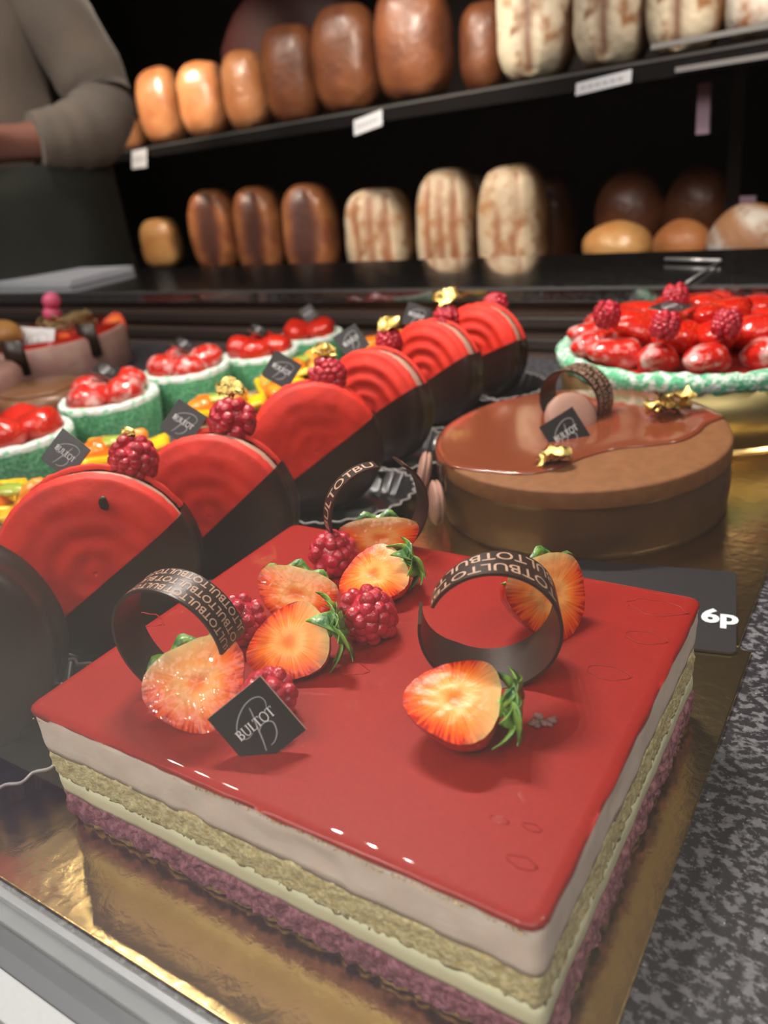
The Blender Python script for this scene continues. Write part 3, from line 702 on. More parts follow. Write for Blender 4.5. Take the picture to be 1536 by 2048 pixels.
# ------------------------------------------------------------------ round chocolate cake
CC = Vector((.082, .352, 0)); CR = .092; CH = .046
t = thing('chocolate_cake', 'round chocolate mousse cake half covered by a shiny milk chocolate glaze', 'cake', (CC.x, CC.y, 0))
b = MB(); wob = lambda p, i, a: Vector((p.x, p.y, p.z)) * 1.0
prof = [(0, .002), (CR * .985, .002), (CR * .99, .006)] + [(CR * (1 + .004 * math.sin(z * 900)), .006 + z) for z in (.005, .010, .015, .02, .025)] + [(CR * .992, .0345), (CR * .998, .0355)]
def wobc(p, i, a): k = 1 + .006 * nz(p, 40, 2); return Vector((p.x * k, p.y * k, p.z))
b.lathe(prof, 96, None, wobc); b.build('cake_side', M_cside, t)
b = MB(); b.lathe([(CR * .998, .0350), (CR * 1.0, .0362), (CR, CH - .0016), (CR * .994, CH - .0004), (CR * .97, CH), (CR * .5, CH), (.0001, CH)], 96); b.build('mousse_top', M_cmous, t)
b = MB(); b.lathe([(CR * .9, .0017), (CR * .97, .0017), (CR * .97, .0021), (CR * .9, .0021)], 96); b.build('round_board', M_foil, t)
# glaze: polygon from traced boundary across the top, outer circle elsewhere
bound = [(868, 905), (895, 930), (930, 940), (985, 946), (1050, 950), (1110, 940), (1165, 918), (1230, 900), (1300, 893), (1360, 884), (1395, 868), (1415, 850), (1432, 838)]
bp_ = [at(x, y, CH) - CC for x, y in bound]
angs = []
def ang(p): return math.atan2(p.y, p.x)
a_s, a_e = ang(bp_[0]), ang(bp_[-1])
bp2 = [Vector((p.x, p.y, 0)) for p in bp_]
for e in (0, -1):
    bp2[e] = bp2[e].normalized() * CR * .995
# smooth boundary
sm = []
for i in range(len(bp2) - 1):
    p0, p1, p2, p3 = bp2[max(i - 1, 0)], bp2[i], bp2[i + 1], bp2[min(i + 2, len(bp2) - 1)]
    for k in range(5):
        s = k / 5; sm.append(.5 * ((2 * p1) + (p2 - p0) * s + (2 * p0 - 5 * p1 + 4 * p2 - p3) * s * s + (3 * p1 - 3 * p2 + p3 - p0) * s ** 3))
sm.append(bp2[-1])
ae = ang(bp2[-1]); as_ = ang(bp2[0])
while ae < -PI / 2: ae += 2 * PI
while as_ < ae: as_ += 2 * PI
arc = [Vector((CR * .999 * math.cos(ae + (as_ - ae) * k / 70), CR * .999 * math.sin(ae + (as_ - ae) * k / 70), 0)) for k in range(1, 70)]
for k in range(len(sm)):
    if sm[k].length > CR * .999: sm[k] = sm[k].normalized() * CR * .999
loop = sm + arc; n = len(loop); cen = sum(loop, Vector()) / n
v = []; f = []
for sft, zz in ((1.004, CH - .0006), (1.006, CH + .0004), (.992, CH + .0013), (.95, CH + .0015), (.5, CH + .0015)):
    for p in loop: q = cen + (p - cen) * sft; v.append((q.x, q.y, zz))
for j in range(4): f += [(j * n + k, j * n + (k + 1) % n, (j + 1) * n + (k + 1) % n, (j + 1) * n + k) for k in range(n)]
f.append(tuple(4 * n + k for k in range(n)))
mk('chocolate_glaze', v, f, M_cglaze, t)
# glaze running down the left side
b = MB(); v = []; f = []
a0_, a1_ = as_ - .35, as_ + .22
for i in range(25):
    a = a0_ + (a1_ - a0_) * i / 24; lo = CH - .034 - .008 * nz((a, 0, 0), 3, 4)
    lo = lo if i < 20 else lo + (i - 20) * .008
    for j in range(8):
        z = CH - (CH - lo) * j / 7; rr = CR * 1.004 + .0012 * math.sin(PI * min(1, j / 7 + .2)); v.append((rr * math.cos(a), rr * math.sin(a), z))
for i in range(24): f += [(i * 8 + j, i * 8 + j + 1, i * 8 + 9 + j, i * 8 + 8 + j) for j in range(7)]
o = mk('glaze_run', v, f, M_cglaze, t); so = o.modifiers.new('solid', 'SOLIDIFY'); so.thickness = .001
CT = CH + .0015
choc_ring('printed chocolate ring looped behind the small macaron on the round chocolate cake', dep(1136, 806, .545) , R3 * .6 + F3 * .6, .0222, .0232, R(235), R(-50), .020, .020, True, 3, flip=True)
def macaron_small(label, pos, n, r, group=None, thick=.6):
    t = thing('small_macaron', label, 'macaron', pos, fr(n), group)
    for s in (1, -1):
        b = MB(); b.lathe([(0, s * r * thick * .5), (r * .6, s * r * thick * .47), (r * .88, s * r * thick * .34), (r, s * r * thick * .16), (r * .97, s * r * thick * .08), (0, s * r * thick * .08)], 32, None, lambda p, i, a: p * (1 + .02 * nz(p, 400, 3)))
        b.build('shell', M_mmac, t)
    b = MB(); b.lathe([(0, r * .12 * thick), (r * .86, r * .10 * thick), (r * .9, 0), (r * .86, -r * .10 * thick), (0, -r * .12 * thick)], 32); b.build('filling', M_fill, t)
    return t
macaron_small('small mocha macaron standing inside the ring on the round chocolate cake', dep(1142, 838, .53), CAMD + R3 * .1, .0178)
macaron_small('small mocha macaron stuck to the left side of the chocolate cake, upper of two', dep(848, 945, .505), Vector((-.9, -.5, .3)), .0135, 'macarons on the cake side')
macaron_small('small mocha macaron stuck to the left side of the chocolate cake, lower of two', dep(872, 1005, .495), Vector((-.8, -.7, .1)), .0140, 'macarons on the cake side')
plaque('dark chocolate plaque leaning on the small macaron of the round chocolate cake', dep(1133, 868, .508), CAMD + up * -.1, R(22), .0255)
def gold_leaf(label, pos, r, seed, group=None, up_=.5, n_=7):
    rnd = random.Random(seed); b = MB()
    for k in range(3):
        N_ = n_; v = []; c = Vector((rnd.uniform(-.4, .4), rnd.uniform(-.3, .3), k * .25)) * r
        for i in range(N_ + 1):
            for j in range(N_ + 1):
                x = (i / N_ - .5) * 1.6 * r; y = (j / N_ - .5) * 1.1 * r
                v.append(c + Vector((x + .3 * r * nz((x / r, y / r, k), 2, seed), y + .3 * r * nz((x / r, y / r, k + 4), 2, seed + 2), up_ * r * (.5 + nz((x / r, y / r, k), 2.4, seed + 5)))))
        b.add(v, [(i * (N_ + 1) + j, (i + 1) * (N_ + 1) + j, (i + 1) * (N_ + 1) + j + 1, i * (N_ + 1) + j + 1) for i in range(N_) for j in range(N_) if not ((i in (0, N_ - 1)) and (j in (0, N_ - 1)))])
    o = b.build('gold_leaf', M_leafg, None); o.location = pos
    return setp(o, label, 'gold leaf', group)
g1 = gold_leaf('crumpled gold leaf on the front edge of the milk chocolate glaze below the plaque', at(1110, 925, CT + .001), .010, 1); g1.rotation_euler = (0, 0, R(40))
g2 = gold_leaf('long crumpled gold leaf at the back right of the milk chocolate glaze', at(1332, 826, CT + .001), .015, 2); g2.rotation_euler = (0, 0, R(40))

# ------------------------------------------------------------------ large strawberry tart
TC = Vector((.110, .554, 0)); TR = .113; TH = .058
t = thing('strawberry_tart', 'large round green-rimmed tart in a gold band piled with strawberries', 'tart', (TC.x, TC.y, 0))
b = MB(); b.lathe([(0, .0005), (TR * 1.02, .0005), (TR * 1.02, .0025), (0, .0025)], 80); b.build('round_board', M_foil, t)
b = MB(); b.lathe([(TR * .95, .003), (TR * .965, .003), (TR * .985, TH - .012), (TR * .97, TH - .012)], 96); b.build('gold_band', M_band, t)
def wobr(p, i, a): k = 1 + .022 * nz(p, 160, 3); return Vector((p.x * k, p.y * k, p.z + .0026 * nz(p, 170, 5)))
b = MB(); b.lathe([(TR * .98, TH - .013), (TR * 1.0, TH - .010), (TR * 1.01, TH - .004), (TR * .985, TH), (TR * .93, TH + .001), (TR * .90, TH - .002), (TR * .88, TH - .006)], 140, None, wobr); b.build('coconut_rim', M_rimg, t)
b = MB(); b.lathe([(TR * .9, TH - .006), (TR * .5, TH - .004), (0, TH - .003)], 40); b.build('red_filling', M_redj, t)
rnd = random.Random(11)
def whole_berry(label, pos, r, rot, group, m=None, name='strawberry'):
    b = MB(); n_ = 22; sd_ = (pos[0] * 97 + pos[1] * 61) % 9
    prof = [(sprof(k / 14) * r, (k / 14 - .5) * r * 2.5) for k in range(15)]
    b.lathe([(0.0001, prof[0][1])] + prof + [(0.0001, prof[-1][1])], n_, None, lambda p, i, a: Vector((p.x * (.74 + .12 * nz(p, 60, sd_)), p.y * (1 + .16 * nz(p, 70, sd_)), p.z * (1 + .05 * nz(p, 90, sd_)))))
    o = b.build(name, m or M_bskin, None); o.location = pos; o.rotation_euler = rot
    return setp(o, label, 'strawberry', group)
G_T = 'strawberries piled on the large tart'
spots = []
for ring_, (rr, nn, zz) in enumerate(((.76, 15, TH + .005), (.48, 10, TH + .013), (.18, 4, TH + .019))):
    for k in range(nn):
        a = 2 * PI * k / nn + ring_ * .2 + rnd.uniform(-.08, .08)
        spots.append((a, rr, zz, ring_))
RNG = ['outer ring against the green rim', 'middle ring', 'top of the pile']
for k, (a, rr, zz, ri) in enumerate(spots):
    p = TC + Vector((math.cos(a) * TR * rr, math.sin(a) * TR * rr, zz))
    tilt = Euler((0, R(90 + rnd.uniform(5, 22)), a + PI + rnd.uniform(-.5, .5)))
    whole_berry('glossy strawberry of the %s on the large tart' % RNG[ri], p, rnd.uniform(.0160, .0190), tilt, G_T + ' ' + ('outer' if ri == 0 else 'inner' if ri == 1 else 'top'), M_bskinp if (ri == 0 and math.sin(a) < .3) else M_bskin)
G_TR = 'raspberries on the large tart'
raspberry('raspberry at the left of the large tart top', dep(1214, 630, .615), .0098, (.3, .1, 0), G_TR)
raspberry('raspberry at the front middle of the large tart top', dep(1330, 652, .575), .0098, (.2, .3, 1), G_TR)
raspberry('raspberry at the front right of the large tart top', dep(1453, 648, .572), .0098, (.4, .2, 2), G_TR)
raspberry('raspberry on the summit of the large tart behind the pale plaque', dep(1352, 594, .635), .0094, (.1, .2, 3), G_TR)
plaque('shiny chocolate plaque lying on the summit of the large strawberry tart', dep(1342, 613, .612), up * 1.0 + CAMD * .35 + F3 * .2, R(15), .024)

# ------------------------------------------------------------------ dipped macarons
def big_macaron(sw=.0011):
    t = thing('dipped_macaron', 'x', 'macaron', (0, 0, 0))
    r = .046; th = .0105; gp = .0066
    nrm = Vector((.50, -.86, 0)).normalized()   # dip line: cuts off the lower right in local XY
    off = r * .13
    def shell(sgn, grow=0):
        prof = [(0.0001, th * .93 + gp + grow)]
        for k in range(1, 52):
            s = k / 52; rr = s * r
            z = gp + th * (1 - s ** 5 * .55) - .0003
            if sgn > 0: z += sw * math.sin(rr * 2 * PI / .0118 + 1.2) * (1 - s ** 8) * (1 if grow == 0 else .25)
            prof.append((rr, z + grow))
        prof += [(r * .995 + grow, gp + th * .38), (r * 1.0 + grow, gp + th * .22), (r * 1.025 + grow, gp + th * .12), (r * 1.02 + grow, gp + .0003), (r * .97, gp)]
        b = MB()
        def wb(p, i, a):
            q = p.copy()
            if i > len(prof) - 6: q *= (1 + .012 * nz(p, 420, 2) + .01 * nz(p, 900, 3))
            else: q.z += .0003 * nz(p, 150, 6) + .0012 * nz((p.x, p.y, 0), 26, 7)
            return q
        b.lathe(prof, 110, None, wb)
        if sgn < 0: b.v = [Vector((p.x, p.y, -p.z)) for p in b.v]
        bm = bmesh.new(); vs = [bm.verts.new(p) for p in b.v]
        for f_ in b.f: bm.faces.new([vs[i] for i in f_])
        return bm
    def cut(bm, keep_dark):
        bmesh.ops.bisect_plane(bm, geom=bm.verts[:] + bm.edges[:] + bm.faces[:], plane_co=nrm * off, plane_no=nrm, clear_outer=not keep_dark, clear_inner=keep_dark); return bm
    frombm('front_shell', cut(shell(1), False), M_red, t)
    frombm('back_shell', cut(shell(-1), False), M_red, t)
    b = MB(); b.lathe([(0.0001, gp), (r * .95, gp), (r * .99, 0), (r * .95, -gp), (0.0001, -gp)], 80, None, lambda p, i, a: p * (1 + .006 * nz(p, 200, 1))); b.build('filling', M_fill, t)
    # dark coating: one closed envelope over both shells
    gr = .0009; prof = []
    for k in range(0, 26): s = k / 26; prof.append((max(.0001, s * r), gp + th * (1 - s ** 5 * .55) + gr))
    prof += [(r * 1.01 + gr, gp + th * .35), (r * 1.03 + gr, gp + th * .1), (r * 1.0 + gr, gp * .6), (r * .99 + gr, 0)]
    prof += [(a_, -b_) for a_, b_ in prof[::-1][1:]]
    b = MB(); b.lathe(prof, 90, None, lambda p, i, a: Vector((p.x, p.y, p.z + .0010 * nz((p.x, p.y, 0), 26, 7))))
    bm = bmesh.new(); vs = [bm.verts.new(p) for p in b.v]
    for f_ in b.f: bm.faces.new([vs[i] for i in f_])
    cut(bm, True); frombm('chocolate_coating', bm, M_chocs, t)
    return t
# px, py centre, centre depth, azimuth of facing, lift angle, roll of dip line, scale
MACS = [(-110, 1290, .352, -55, 6, 62, 1.04, 'leftmost and nearest dipped macaron, only its dark coated side in view'),
        (205, 1122, .418, -50, 5, 2, 1.06, 'big red dipped macaron with swirl and brown speck, second nearest'),
        (437, 1015, .475, -66, 5, 8, .985, 'red and dark dipped macaron, third nearest, right behind the one with the speck'),
        (632, 893, .552, -52, 6, 0, .955, 'smooth bright red dipped macaron, middle one of the row of seven'),
        (755, 812, .622, -90, 6, 2, .95, 'coral dipped macaron with the clearest bullseye swirl, third from the far end'),
        (868, 745, .690, -96, 6, 2, .95, 'red dipped macaron second from the far end of the row'),
        (963, 702, .750, -96, 6, -6, .93, 'furthest red dipped macaron at the back end of the row')]
m0 = big_macaron(.00028); m0b = big_macaron(.00010); m0c = big_macaron(.00075); macs = []
for i, (px, py, D_, az, lift, roll, s, lab) in enumerate(MACS):
    o = {0: m0, 3: m0b, 4: m0c}[i] if i in (0, 3, 4) else copy_tree(m0 if i < 3 else m0c)
    n_ = Vector((math.cos(R(az)) * math.cos(R(lift)), math.sin(R(az)) * math.cos(R(lift)), math.sin(R(lift))))
    q = at(px, py, .0478 * s + .0016); D2 = (CM.transposed() @ (q - CAM_POS)).z * -1; s = s * D2 / D_
    o.location = at(px, py, .0478 * s + .0022); o.rotation_euler = fr(n_, up, R(roll)).to_euler(); o.scale = (s,) * 3
    o['label'] = lab; o['group'] = 'row of dipped red macarons'; macs.append(o)
b = MB(); b.ico((0, 0, 0), .0022, 2, (1, 1.5, .4), lambda p: 1 + .3 * nz(p, 2, 1)); o = b.build('chocolate_speck', M_choc, m0)
# the speck belongs to the second macaron
o.parent = macs[1]; o.location = (.013, .033, .0165)

def pleated_cup():
    t = thing('pleated_cup', 'x', 'paper cup', (0, 0, 0))
    n_ = 192; v = []; f = []
    prof = [(.0, .0008, 0), (.030, .0008, 0), (.036, .001, .3), (.0425, .012, 1.0), (.0435, .0122, 1.0)]
    for i, (r, z, w_) in enumerate(prof):
        for k in range(n_):
            a = 2 * PI * k / n_; rr = max(r, .0002) * (1 + .028 * w_ * math.sin(a * 30)); v.append((rr * math.cos(a), rr * math.sin(a) * .85, z))
    for i in range(4): f += [(i * n_ + k, i * n_ + (k + 1) % n_, (i + 1) * n_ + (k + 1) % n_, (i + 1) * n_ + k) for k in range(n_)]
    o = mk('cup_wall', v, f, M_cup, t); so = o.modifiers.new('solid', 'SOLIDIFY'); so.thickness = .0003
    b = MB(); pts = [(.0436 * (1 + .028 * math.sin(a * 30)) * math.cos(a), .0436 * .85 * (1 + .028 * math.sin(a * 30)) * math.sin(a), .0125) for a in [2 * PI * k / 240 for k in range(241)]]
    b.tube(pts, .0006, 5); b.build('wavy_rim', M_cuprim, t)
    return t
cup0 = pleated_cup()
for i, o in enumerate(macs):
    c = cup0 if i == 0 else copy_tree(cup0)
    q = o.location; n_ = o.rotation_euler.to_matrix() @ Vector((0, 0, 1))
    c.location = (q.x + n_.x * .010 + R3.x * .014, q.y + n_.y * .010 + R3.y * .014 - .004, .0015); c.rotation_euler = (0, 0, R(MACS[i][3] + 90)); c.scale = (1.3 if i < 3 else 1.2,) * 3
    nth = ['nearest', 'second nearest', 'third nearest', 'middle', 'third farthest', 'second farthest', 'farthest'][i]
    c['label'] = 'black pleated paper cup with wavy pale rim under the %s dipped macaron' % nth; c['group'] = 'pleated cups under the macarons'
for i, (px, py, D_, r) in enumerate([(268, 922, .415, .0118), (464, 842, .465, .0130), (655, 748, .545, .0115), (778, 683, .615, .0098), (893, 633, .680, .0100), (990, 609, .755, .0105)]):
    nm = ['macaron with the brown speck', 'macaron behind the specked one', 'middle macaron of the row', 'bullseye macaron', 'second farthest macaron', 'farthest macaron'][i]
    raspberry('raspberry perched on top of the ' + nm, dep(px, py, D_), r, (.2 + i, .3, i), 'raspberries on the macarons')
for i, (px, py, D_, r) in enumerate([(258, 872, .415, .0042), (462, 786, .468, .0078), (652, 706, .545, .0078), (778, 656, .615, .0085), (893, 601, .68, .0095)]):
    nm = ['specked macaron', 'macaron behind the specked one', 'middle macaron of the row', 'bullseye macaron', 'second farthest macaron'][i]
    g = gold_leaf('crumpled gold leaf on the raspberry of the ' + nm, dep(px, py, D_), r, 10 + i, 'gold leaves on the raspberries', .9, 5); g.rotation_euler = (R(50), 0, R(35))
for i, (px, py, D_, yaw, rl, lab) in enumerate([(130, 908, .412, -.2, -40, 'dark plaque standing on the specked macaron beside its raspberry'), (366, 845, .462, -.15, -38, 'dark plaque standing on the macaron behind the specked one'),
        (563, 740, .545, .1, -42, 'dark plaque leaning on the middle macaron of the row'), (703, 682, .615, 0, 25, 'greyish plaque on the bullseye macaron'), (833, 632, .685, 0, -28, 'greyish plaque on the second farthest macaron')]):
    plaque(lab, dep(px, py, D_), CAMD + R3 * yaw, R(rl), .0205 if i else .0195, 'plaques on the macarons')

# ------------------------------------------------------------------ green tartlets
def green_tartlet():
    t = thing('green_tartlet', 'x', 'tartlet', (0, 0, 0)); r = .046; h = .05
    wb = lambda p, i, a: Vector((p.x * (1 + .02 * nz(p, 110, 3)), p.y * (1 + .02 * nz(p, 110, 3)), p.z + .001 * nz(p, 120, 4)))
    b = MB(); b.lathe([(0, .001), (r * .88, .001), (r * .93, .01), (r * .98, h * .6), (r * 1.0, h - .007), (r * 1.0, h - .004)], 96, None, wb); b.build('green_crust', M_green, t)
    b = MB(); b.lathe([(r * 1.0, h - .005), (r * 1.0, h - .001), (r * .96, h + .0012), (r * .86, h + .0008), (r * .80, h - .003), (0, h - .003)], 96, None, wb); b.build('white_rim', M_rim, t)
    return t
g0 = green_tartlet()
GT = [(30, 868, .668, 1.0, 'nearest green tartlet at the left edge, cut off by the frame'), (217, 792, .745, .985, 'green tartlet with sugar-dusted strawberries, second nearest in its row'),
      (372, 735, .81, .93, 'middle green tartlet of its row of five'), (520, 703, .86, .88, 'green tartlet second from the far end, its strawberries glossy'), (620, 668, .925, .82, 'furthest green tartlet by the back panel')]
for i, (px, py, D_, s, lab) in enumerate(GT):
    o = g0 if i == 0 else copy_tree(g0)
    q = dep(px, py, D_); s = s * 1.0
    s2 = q.z / .05; o.location = (q.x, q.y, .0003); o.scale = (s, s, s2)
    o['label'] = lab; o['group'] = 'row of green tartlets'
    top = q.z; rnd = random.Random(i)
    for k in range(4):
        a = PI / 2 * k + .5 + i; rr = .017 * s
        whole_berry('glazed strawberry piled on the %s' % ['nearest green tartlet at the left edge', 'second nearest green tartlet', 'middle green tartlet of five', 'second farthest green tartlet', 'farthest green tartlet'][i], (q.x + rr * math.cos(a), q.y + rr * math.sin(a), top + .004), .0190 * s, Euler((0, R(78 + 8 * (k % 3)), a + .5 * (k % 2))), 'strawberries on green tartlet ' + ['at the left edge', 'second in the row', 'in the middle', 'fourth in the row', 'by the back panel'][i], M_bskinp if i in (1, 2) else M_bskin)
    if i: plaque('thin plaque seen edge-on among the berries of the %s green tartlet' % ['', 'second nearest', 'middle', 'second farthest', 'farthest'][i] if i < 4 else 'grey plaque standing on the farthest green tartlet', Vector((q.x, q.y, top)) + Vector((-.004, .008, .022)), (CAMD + up * 2.2 + R3 * 1.2) if i < 4 else CAMD + R3 * .2, R(20), .021 * s, 'plaques on the green tartlets')

# ------------------------------------------------------------------ fruit tartlets
def fruit_tartlet(t, seed):
    r = .029; h = .040; rnd = random.Random(seed)
    wb = lambda p, i, a: Vector((p.x * (1 + .03 * nz(p, 120, 3)), p.y * (1 + .03 * nz(p, 120, 3)), p.z))
    b = MB(); b.lathe([(0, .001), (r * .9, .001), (r, .012), (r * 1.03, h - .003), (r, h), (r * .85, h - .002), (0, h - .002)], 64, None, wb); b.build('beige_crust', M_tcrust, t)
    def wedge(m, name, c, rr, th, a0, a1, rot):
        b = MB(); v = []; f = []; n_ = 14
        for i in range(n_ + 1):
            a = a0 + (a1 - a0) * i / n_; k = math.sin(PI * i / n_) ** .6
            for j in range(8):
                q = 2 * PI * j / 8; v.append(Vector((math.cos(a) * (rr + rr * .45 * k * math.cos(q)), math.sin(a) * (rr + rr * .45 * k * math.cos(q)), th * k * math.sin(q))))
        for i in range(n_): f += [(i * 8 + j, i * 8 + (j + 1) % 8, i * 8 + 8 + (j + 1) % 8, i * 8 + 8 + j) for j in range(8)]
        b.add(v, f); b.build(name, m, t, loc=c, rot=rot)
    for k, (an, dx) in enumerate(((-35, .010), (25, .012), (150, .010), (-110, .010))):
        b = MB(); b.box(-.017, .015, -.0085, .0085, -.004, .004)
        o = b.build('mango_slice', M_yel, t, loc=(dx * 1.5 * math.cos(R(an)), dx * 1.5 * math.sin(R(an)), h + .006), rot=(R(15), R(-18), R(an))); bevel(o, .0025, 3)
    for c_, r_ in (((.010, .004, h + .013), (R(15), R(-55), R(30))), ((.016, -.004, h + .008), (R(0), R(-25), R(-10)))):
        b = MB(); b.ico((0, 0, 0), .0125, 3, (1.0, .55, .60), lambda p: 1 + .12 * p.x * p.x + .05 * nz(p, 3, seed)); b.build('mandarin_segment', M_mand, t, loc=c_, rot=r_)
    b = MB(); b.lathe([(.0001, -.017), (.004, -.014), (.0085, -.006), (.0100, .002), (.0085, .008), (.0001, .010)], 24); b.build('kumquat_half', M_org, t, loc=(-.010, -.008, h + .012), rot=(R(0), R(70), R(35)))
    b = MB(); b.ico((0, 0, 0), .0075, 2, (1.5, .8, .5)); b.build('kiwi_piece', M_kiwi, t, loc=(.000, -.002, h + .018), rot=(R(20), 0, R(20)))
FT = [(28, 985, .535, 'nearest fruit tartlet at the left edge with mango and mandarin'), (232, 888, .605, 'fruit tartlet with orange kumquat tip behind the specked macaron'), (440, 800, .69, 'fruit tartlet with kumquat and kiwi behind the third macaron'),
      (540, 772, .745, 'fruit tartlet half hidden behind the middle macaron and its plaque'), (600, 722, .80, 'fruit tartlet between green tartlet and the bullseye macaron'), (765, 676, .86, 'farthest fruit tartlet behind the bullseye macaron')]
f0 = thing('fruit_tartlet', 'x', 'tartlet', (0, 0, 0)); fruit_tartlet(f0, 1)
for i, (px, py, D_, lab) in enumerate(FT):
    o = f0 if i == 0 else copy_tree(f0); q = dep(px, py, D_)
    o.location = (q.x, q.y, .0003); o.scale = (1.2, 1.2, max(.7, (q.z - .006) / .048)); o.rotation_euler = (0, 0, [0, .25, .1, 2.0, 1.0, .3][i])
    o['label'] = lab; o['group'] = 'row of fruit tartlets'

# ------------------------------------------------------------------ pastries at the back left
q = dep(100, 690, 1.06); q.z = 0
t = thing('strawberry_mousse_cake', 'pink-sided mousse cake with strawberry halves at the back left', 'cake', (q.x, q.y, 0))
b = MB(); b.lathe([(0, .001), (.098, .001), (.100, .004), (.100, .050), (.096, .053), (0, .053)], 80, None, lambda p, i, a: p * (1 + .008 * nz(p, 60, 2))); b.build('pink_side', M_pinkm, t)
b = MB(); b.lathe([(.097, .051), (.094, .0555), (0, .0555)], 80); b.build('red_jelly_top', M_redj, t)
for k, (px, py, D_) in enumerate([(125, 690, 1.00), (228, 650, 1.07), (15, 700, 1.0)]):
    half_strawberry(['strawberry beside the pale plaque on the back left mousse cake', 'upright pointed strawberry at the right of the back left mousse cake', 'strawberry cut off by the left frame edge on the mousse cake'][k], dep(px + 6, py - 26, D_), dep(px - 4, py + 26, D_), CAMD, .017, .8, 'none', 'strawberries on the back left cake', lseed=30 + k)
def curl_piece(label, c, r, h, a0, a1, lean=0):
    v = []; n_ = 16
    for i in range(n_ + 1):
        a = a0 + (a1 - a0) * i / n_
        for z in (0, h): v.append((r * math.cos(a), r * math.sin(a), z))
    o = mk('chocolate_curl', v, [(2 * i, 2 * i + 2, 2 * i + 3, 2 * i + 1) for i in range(n_)], M_choc, None); o.location = c; o.rotation_euler = (0, lean, 0)
    so = o.modifiers.new('solid', 'SOLIDIFY'); so.thickness = .0015; return setp(o, label, 'chocolate curl', 'chocolate curls on the back left cake')
def cpos(px, py, D_, dz=0): q = dep(px, py, D_); return (q.x, q.y, q.z + dz)
curl_piece('dark chocolate curl at the left of the mousse cake below the pale plaque', cpos(55, 745, .96), .020, .042, R(-150), R(-20))
curl_piece('dark chocolate curl between the two strawberries of the mousse cake', cpos(200, 705, 1.02), .021, .040, R(-160), R(-30))
plaque('pale white plaque with dark lettering on the back left mousse cake', dep(72, 688, .985), CAMD, R(-12), .042, None, 'plaque', True)
b = MB(); rnd = random.Random(2); c0 = dep(135, 645, 1.08)
for k in range(34):
    a = rnd.uniform(0, 6.28); rr = rnd.uniform(.015, .038); hh = rnd.uniform(-.006, .012); ln = rnd.uniform(.8, 2.4)
    b.tube([c0 + Vector((rr * math.cos(a + s * ln / 6), rr * math.sin(a + s * ln / 6), hh + .003 * math.sin(s))) for s in range(7)], .0011, 5)
setp(b.build('straw_nest', M_straw, None), 'nest of fine pale straw-like shreds on top of the mousse cake', 'sugar nest')
t = thing('pink_candy_chick', 'small pink candy figure standing on the straw nest', 'candy', dep(103, 608, 1.07))
b = MB(); b.ico((0, 0, 0), .012, 3, (1, 1, .95)); b.build('head', M_pinkc, t, loc=(.002, 0, .004))
b = MB(); b.ico((0, 0, 0), .012, 3, (1, 1, .9)); b.build('body', M_pinkc, t, loc=(-.003, -.001, -.012))
t = thing('egg_brioche', 'golden brown bun cut off by the left frame edge on the mousse cake', 'bun', dep(2, 672, .98))
b = MB(); b.ico((0, 0, 0), .024, 3, (1.3, 1, .8), lambda p: 1 + .08 * nz(p, 2, 2)); b.build('crust', M_brioche, t)
q = dep(80, 776, .88); t = thing('chocolate_entremet', 'low round pastry with smooth brown top behind the near green tartlets', 'pastry', (q.x, q.y, 0))
b = MB(); b.lathe([(0, .001), (.050, .001), (.051, .02), (.049, q.z - .002), (.044, q.z), (0, q.z)], 60); b.build('brown_body', M_brown, t)
b = MB(); b.lathe([(0, q.z), (.043, q.z), (.040, q.z + .003), (0, q.z + .004)], 60); b.build('glazed_top', M_brown, t)
q = dep(-45, 750, .90); b = MB(); b.lathe([(0, .001), (.045, .001), (.046, .045), (.04, .052), (0, .053)], 60); o = b.build('pink_pastry', M_pinkm, None); o.location = (q.x, q.y, 0); setp(o, 'pinkish cylindrical pastry at the far left edge behind the near green tartlet', 'pastry')

# ------------------------------------------------------------------ bread rack
P1 = dep(1080, 240, 1.29); P2 = dep(320, 342, 2.27)
U = (P1 - P2); U.z = 0; U.normalize(); V = Vector((-U.y, U.x, 0))    # U to the right, V away from the camera
def onrack(px, py, back=0.0):
    n_ = V; d = ray(px, py); tt = ((P1 + V * back) - CAM_POS).dot(n_) / d.dot(n_); return CAM_POS + d * tt, tt
RM_ = Matrix((U, V, up)).transposed(); RM4 = Matrix.Translation((P1.x, P1.y, 0)) @ RM_.to_4x4()
ZU, ZLo = .283, -.045
t = thing('bread_rack', 'tall black bread rack with two stocked shelves along the back', 'shelving unit', (P1.x, P1.y, 0), RM_)
for z in (ZLo, ZU, .78):
    b = MB(); b.box(-2.2, 1.1, -.09, .42, z - .014, z - .002); bevel(b.build('shelf_board', M_shelf, t, False), .002)
    b = MB(); b.box(-2.2, 1.1, -.098, -.090, z - .022, z + .004); o = b.build('shelf_lip', M_shelf, t, False)
    if z == ZU:
        b = MB(); b.box(-2.2, 1.1, -.0990, -.0981, z - .002, z + .0015); b.build('lip_edge', mat('edge', (.20, .19, .19), .3, .5), t, False)
b = MB(); b.box(-2.2, 1.1, .42, .44, -.9, 1.3); b.build('back_board', M_dark, t, False)
for x in (-2.2, .298, 1.1):
    b = MB(); b.box(x - .010, x + .010, .06, .42, -.9, 1.3); b.build('upright', M_shelf, t, False)
b = MB(); b.box(.300, .318, -.050, -.046, .190, .250); b.build('reflection_strip', M_lilac, t, False)  # reflection by the upright, put in as a lilac-coloured strip
b = MB(); b.box(.312, .335, .055, .059, .05, .10); b.build('reflection_strip', M_lilac, t, False)
for x0, x1, z in ((.265, .60, ZU + .012), (.30, .60, ZU - .018)):
    b = MB(); b.box(x0, x1, -.104, -.099, z, z + .006); b.build('price_rail', M_chrome, t, False)
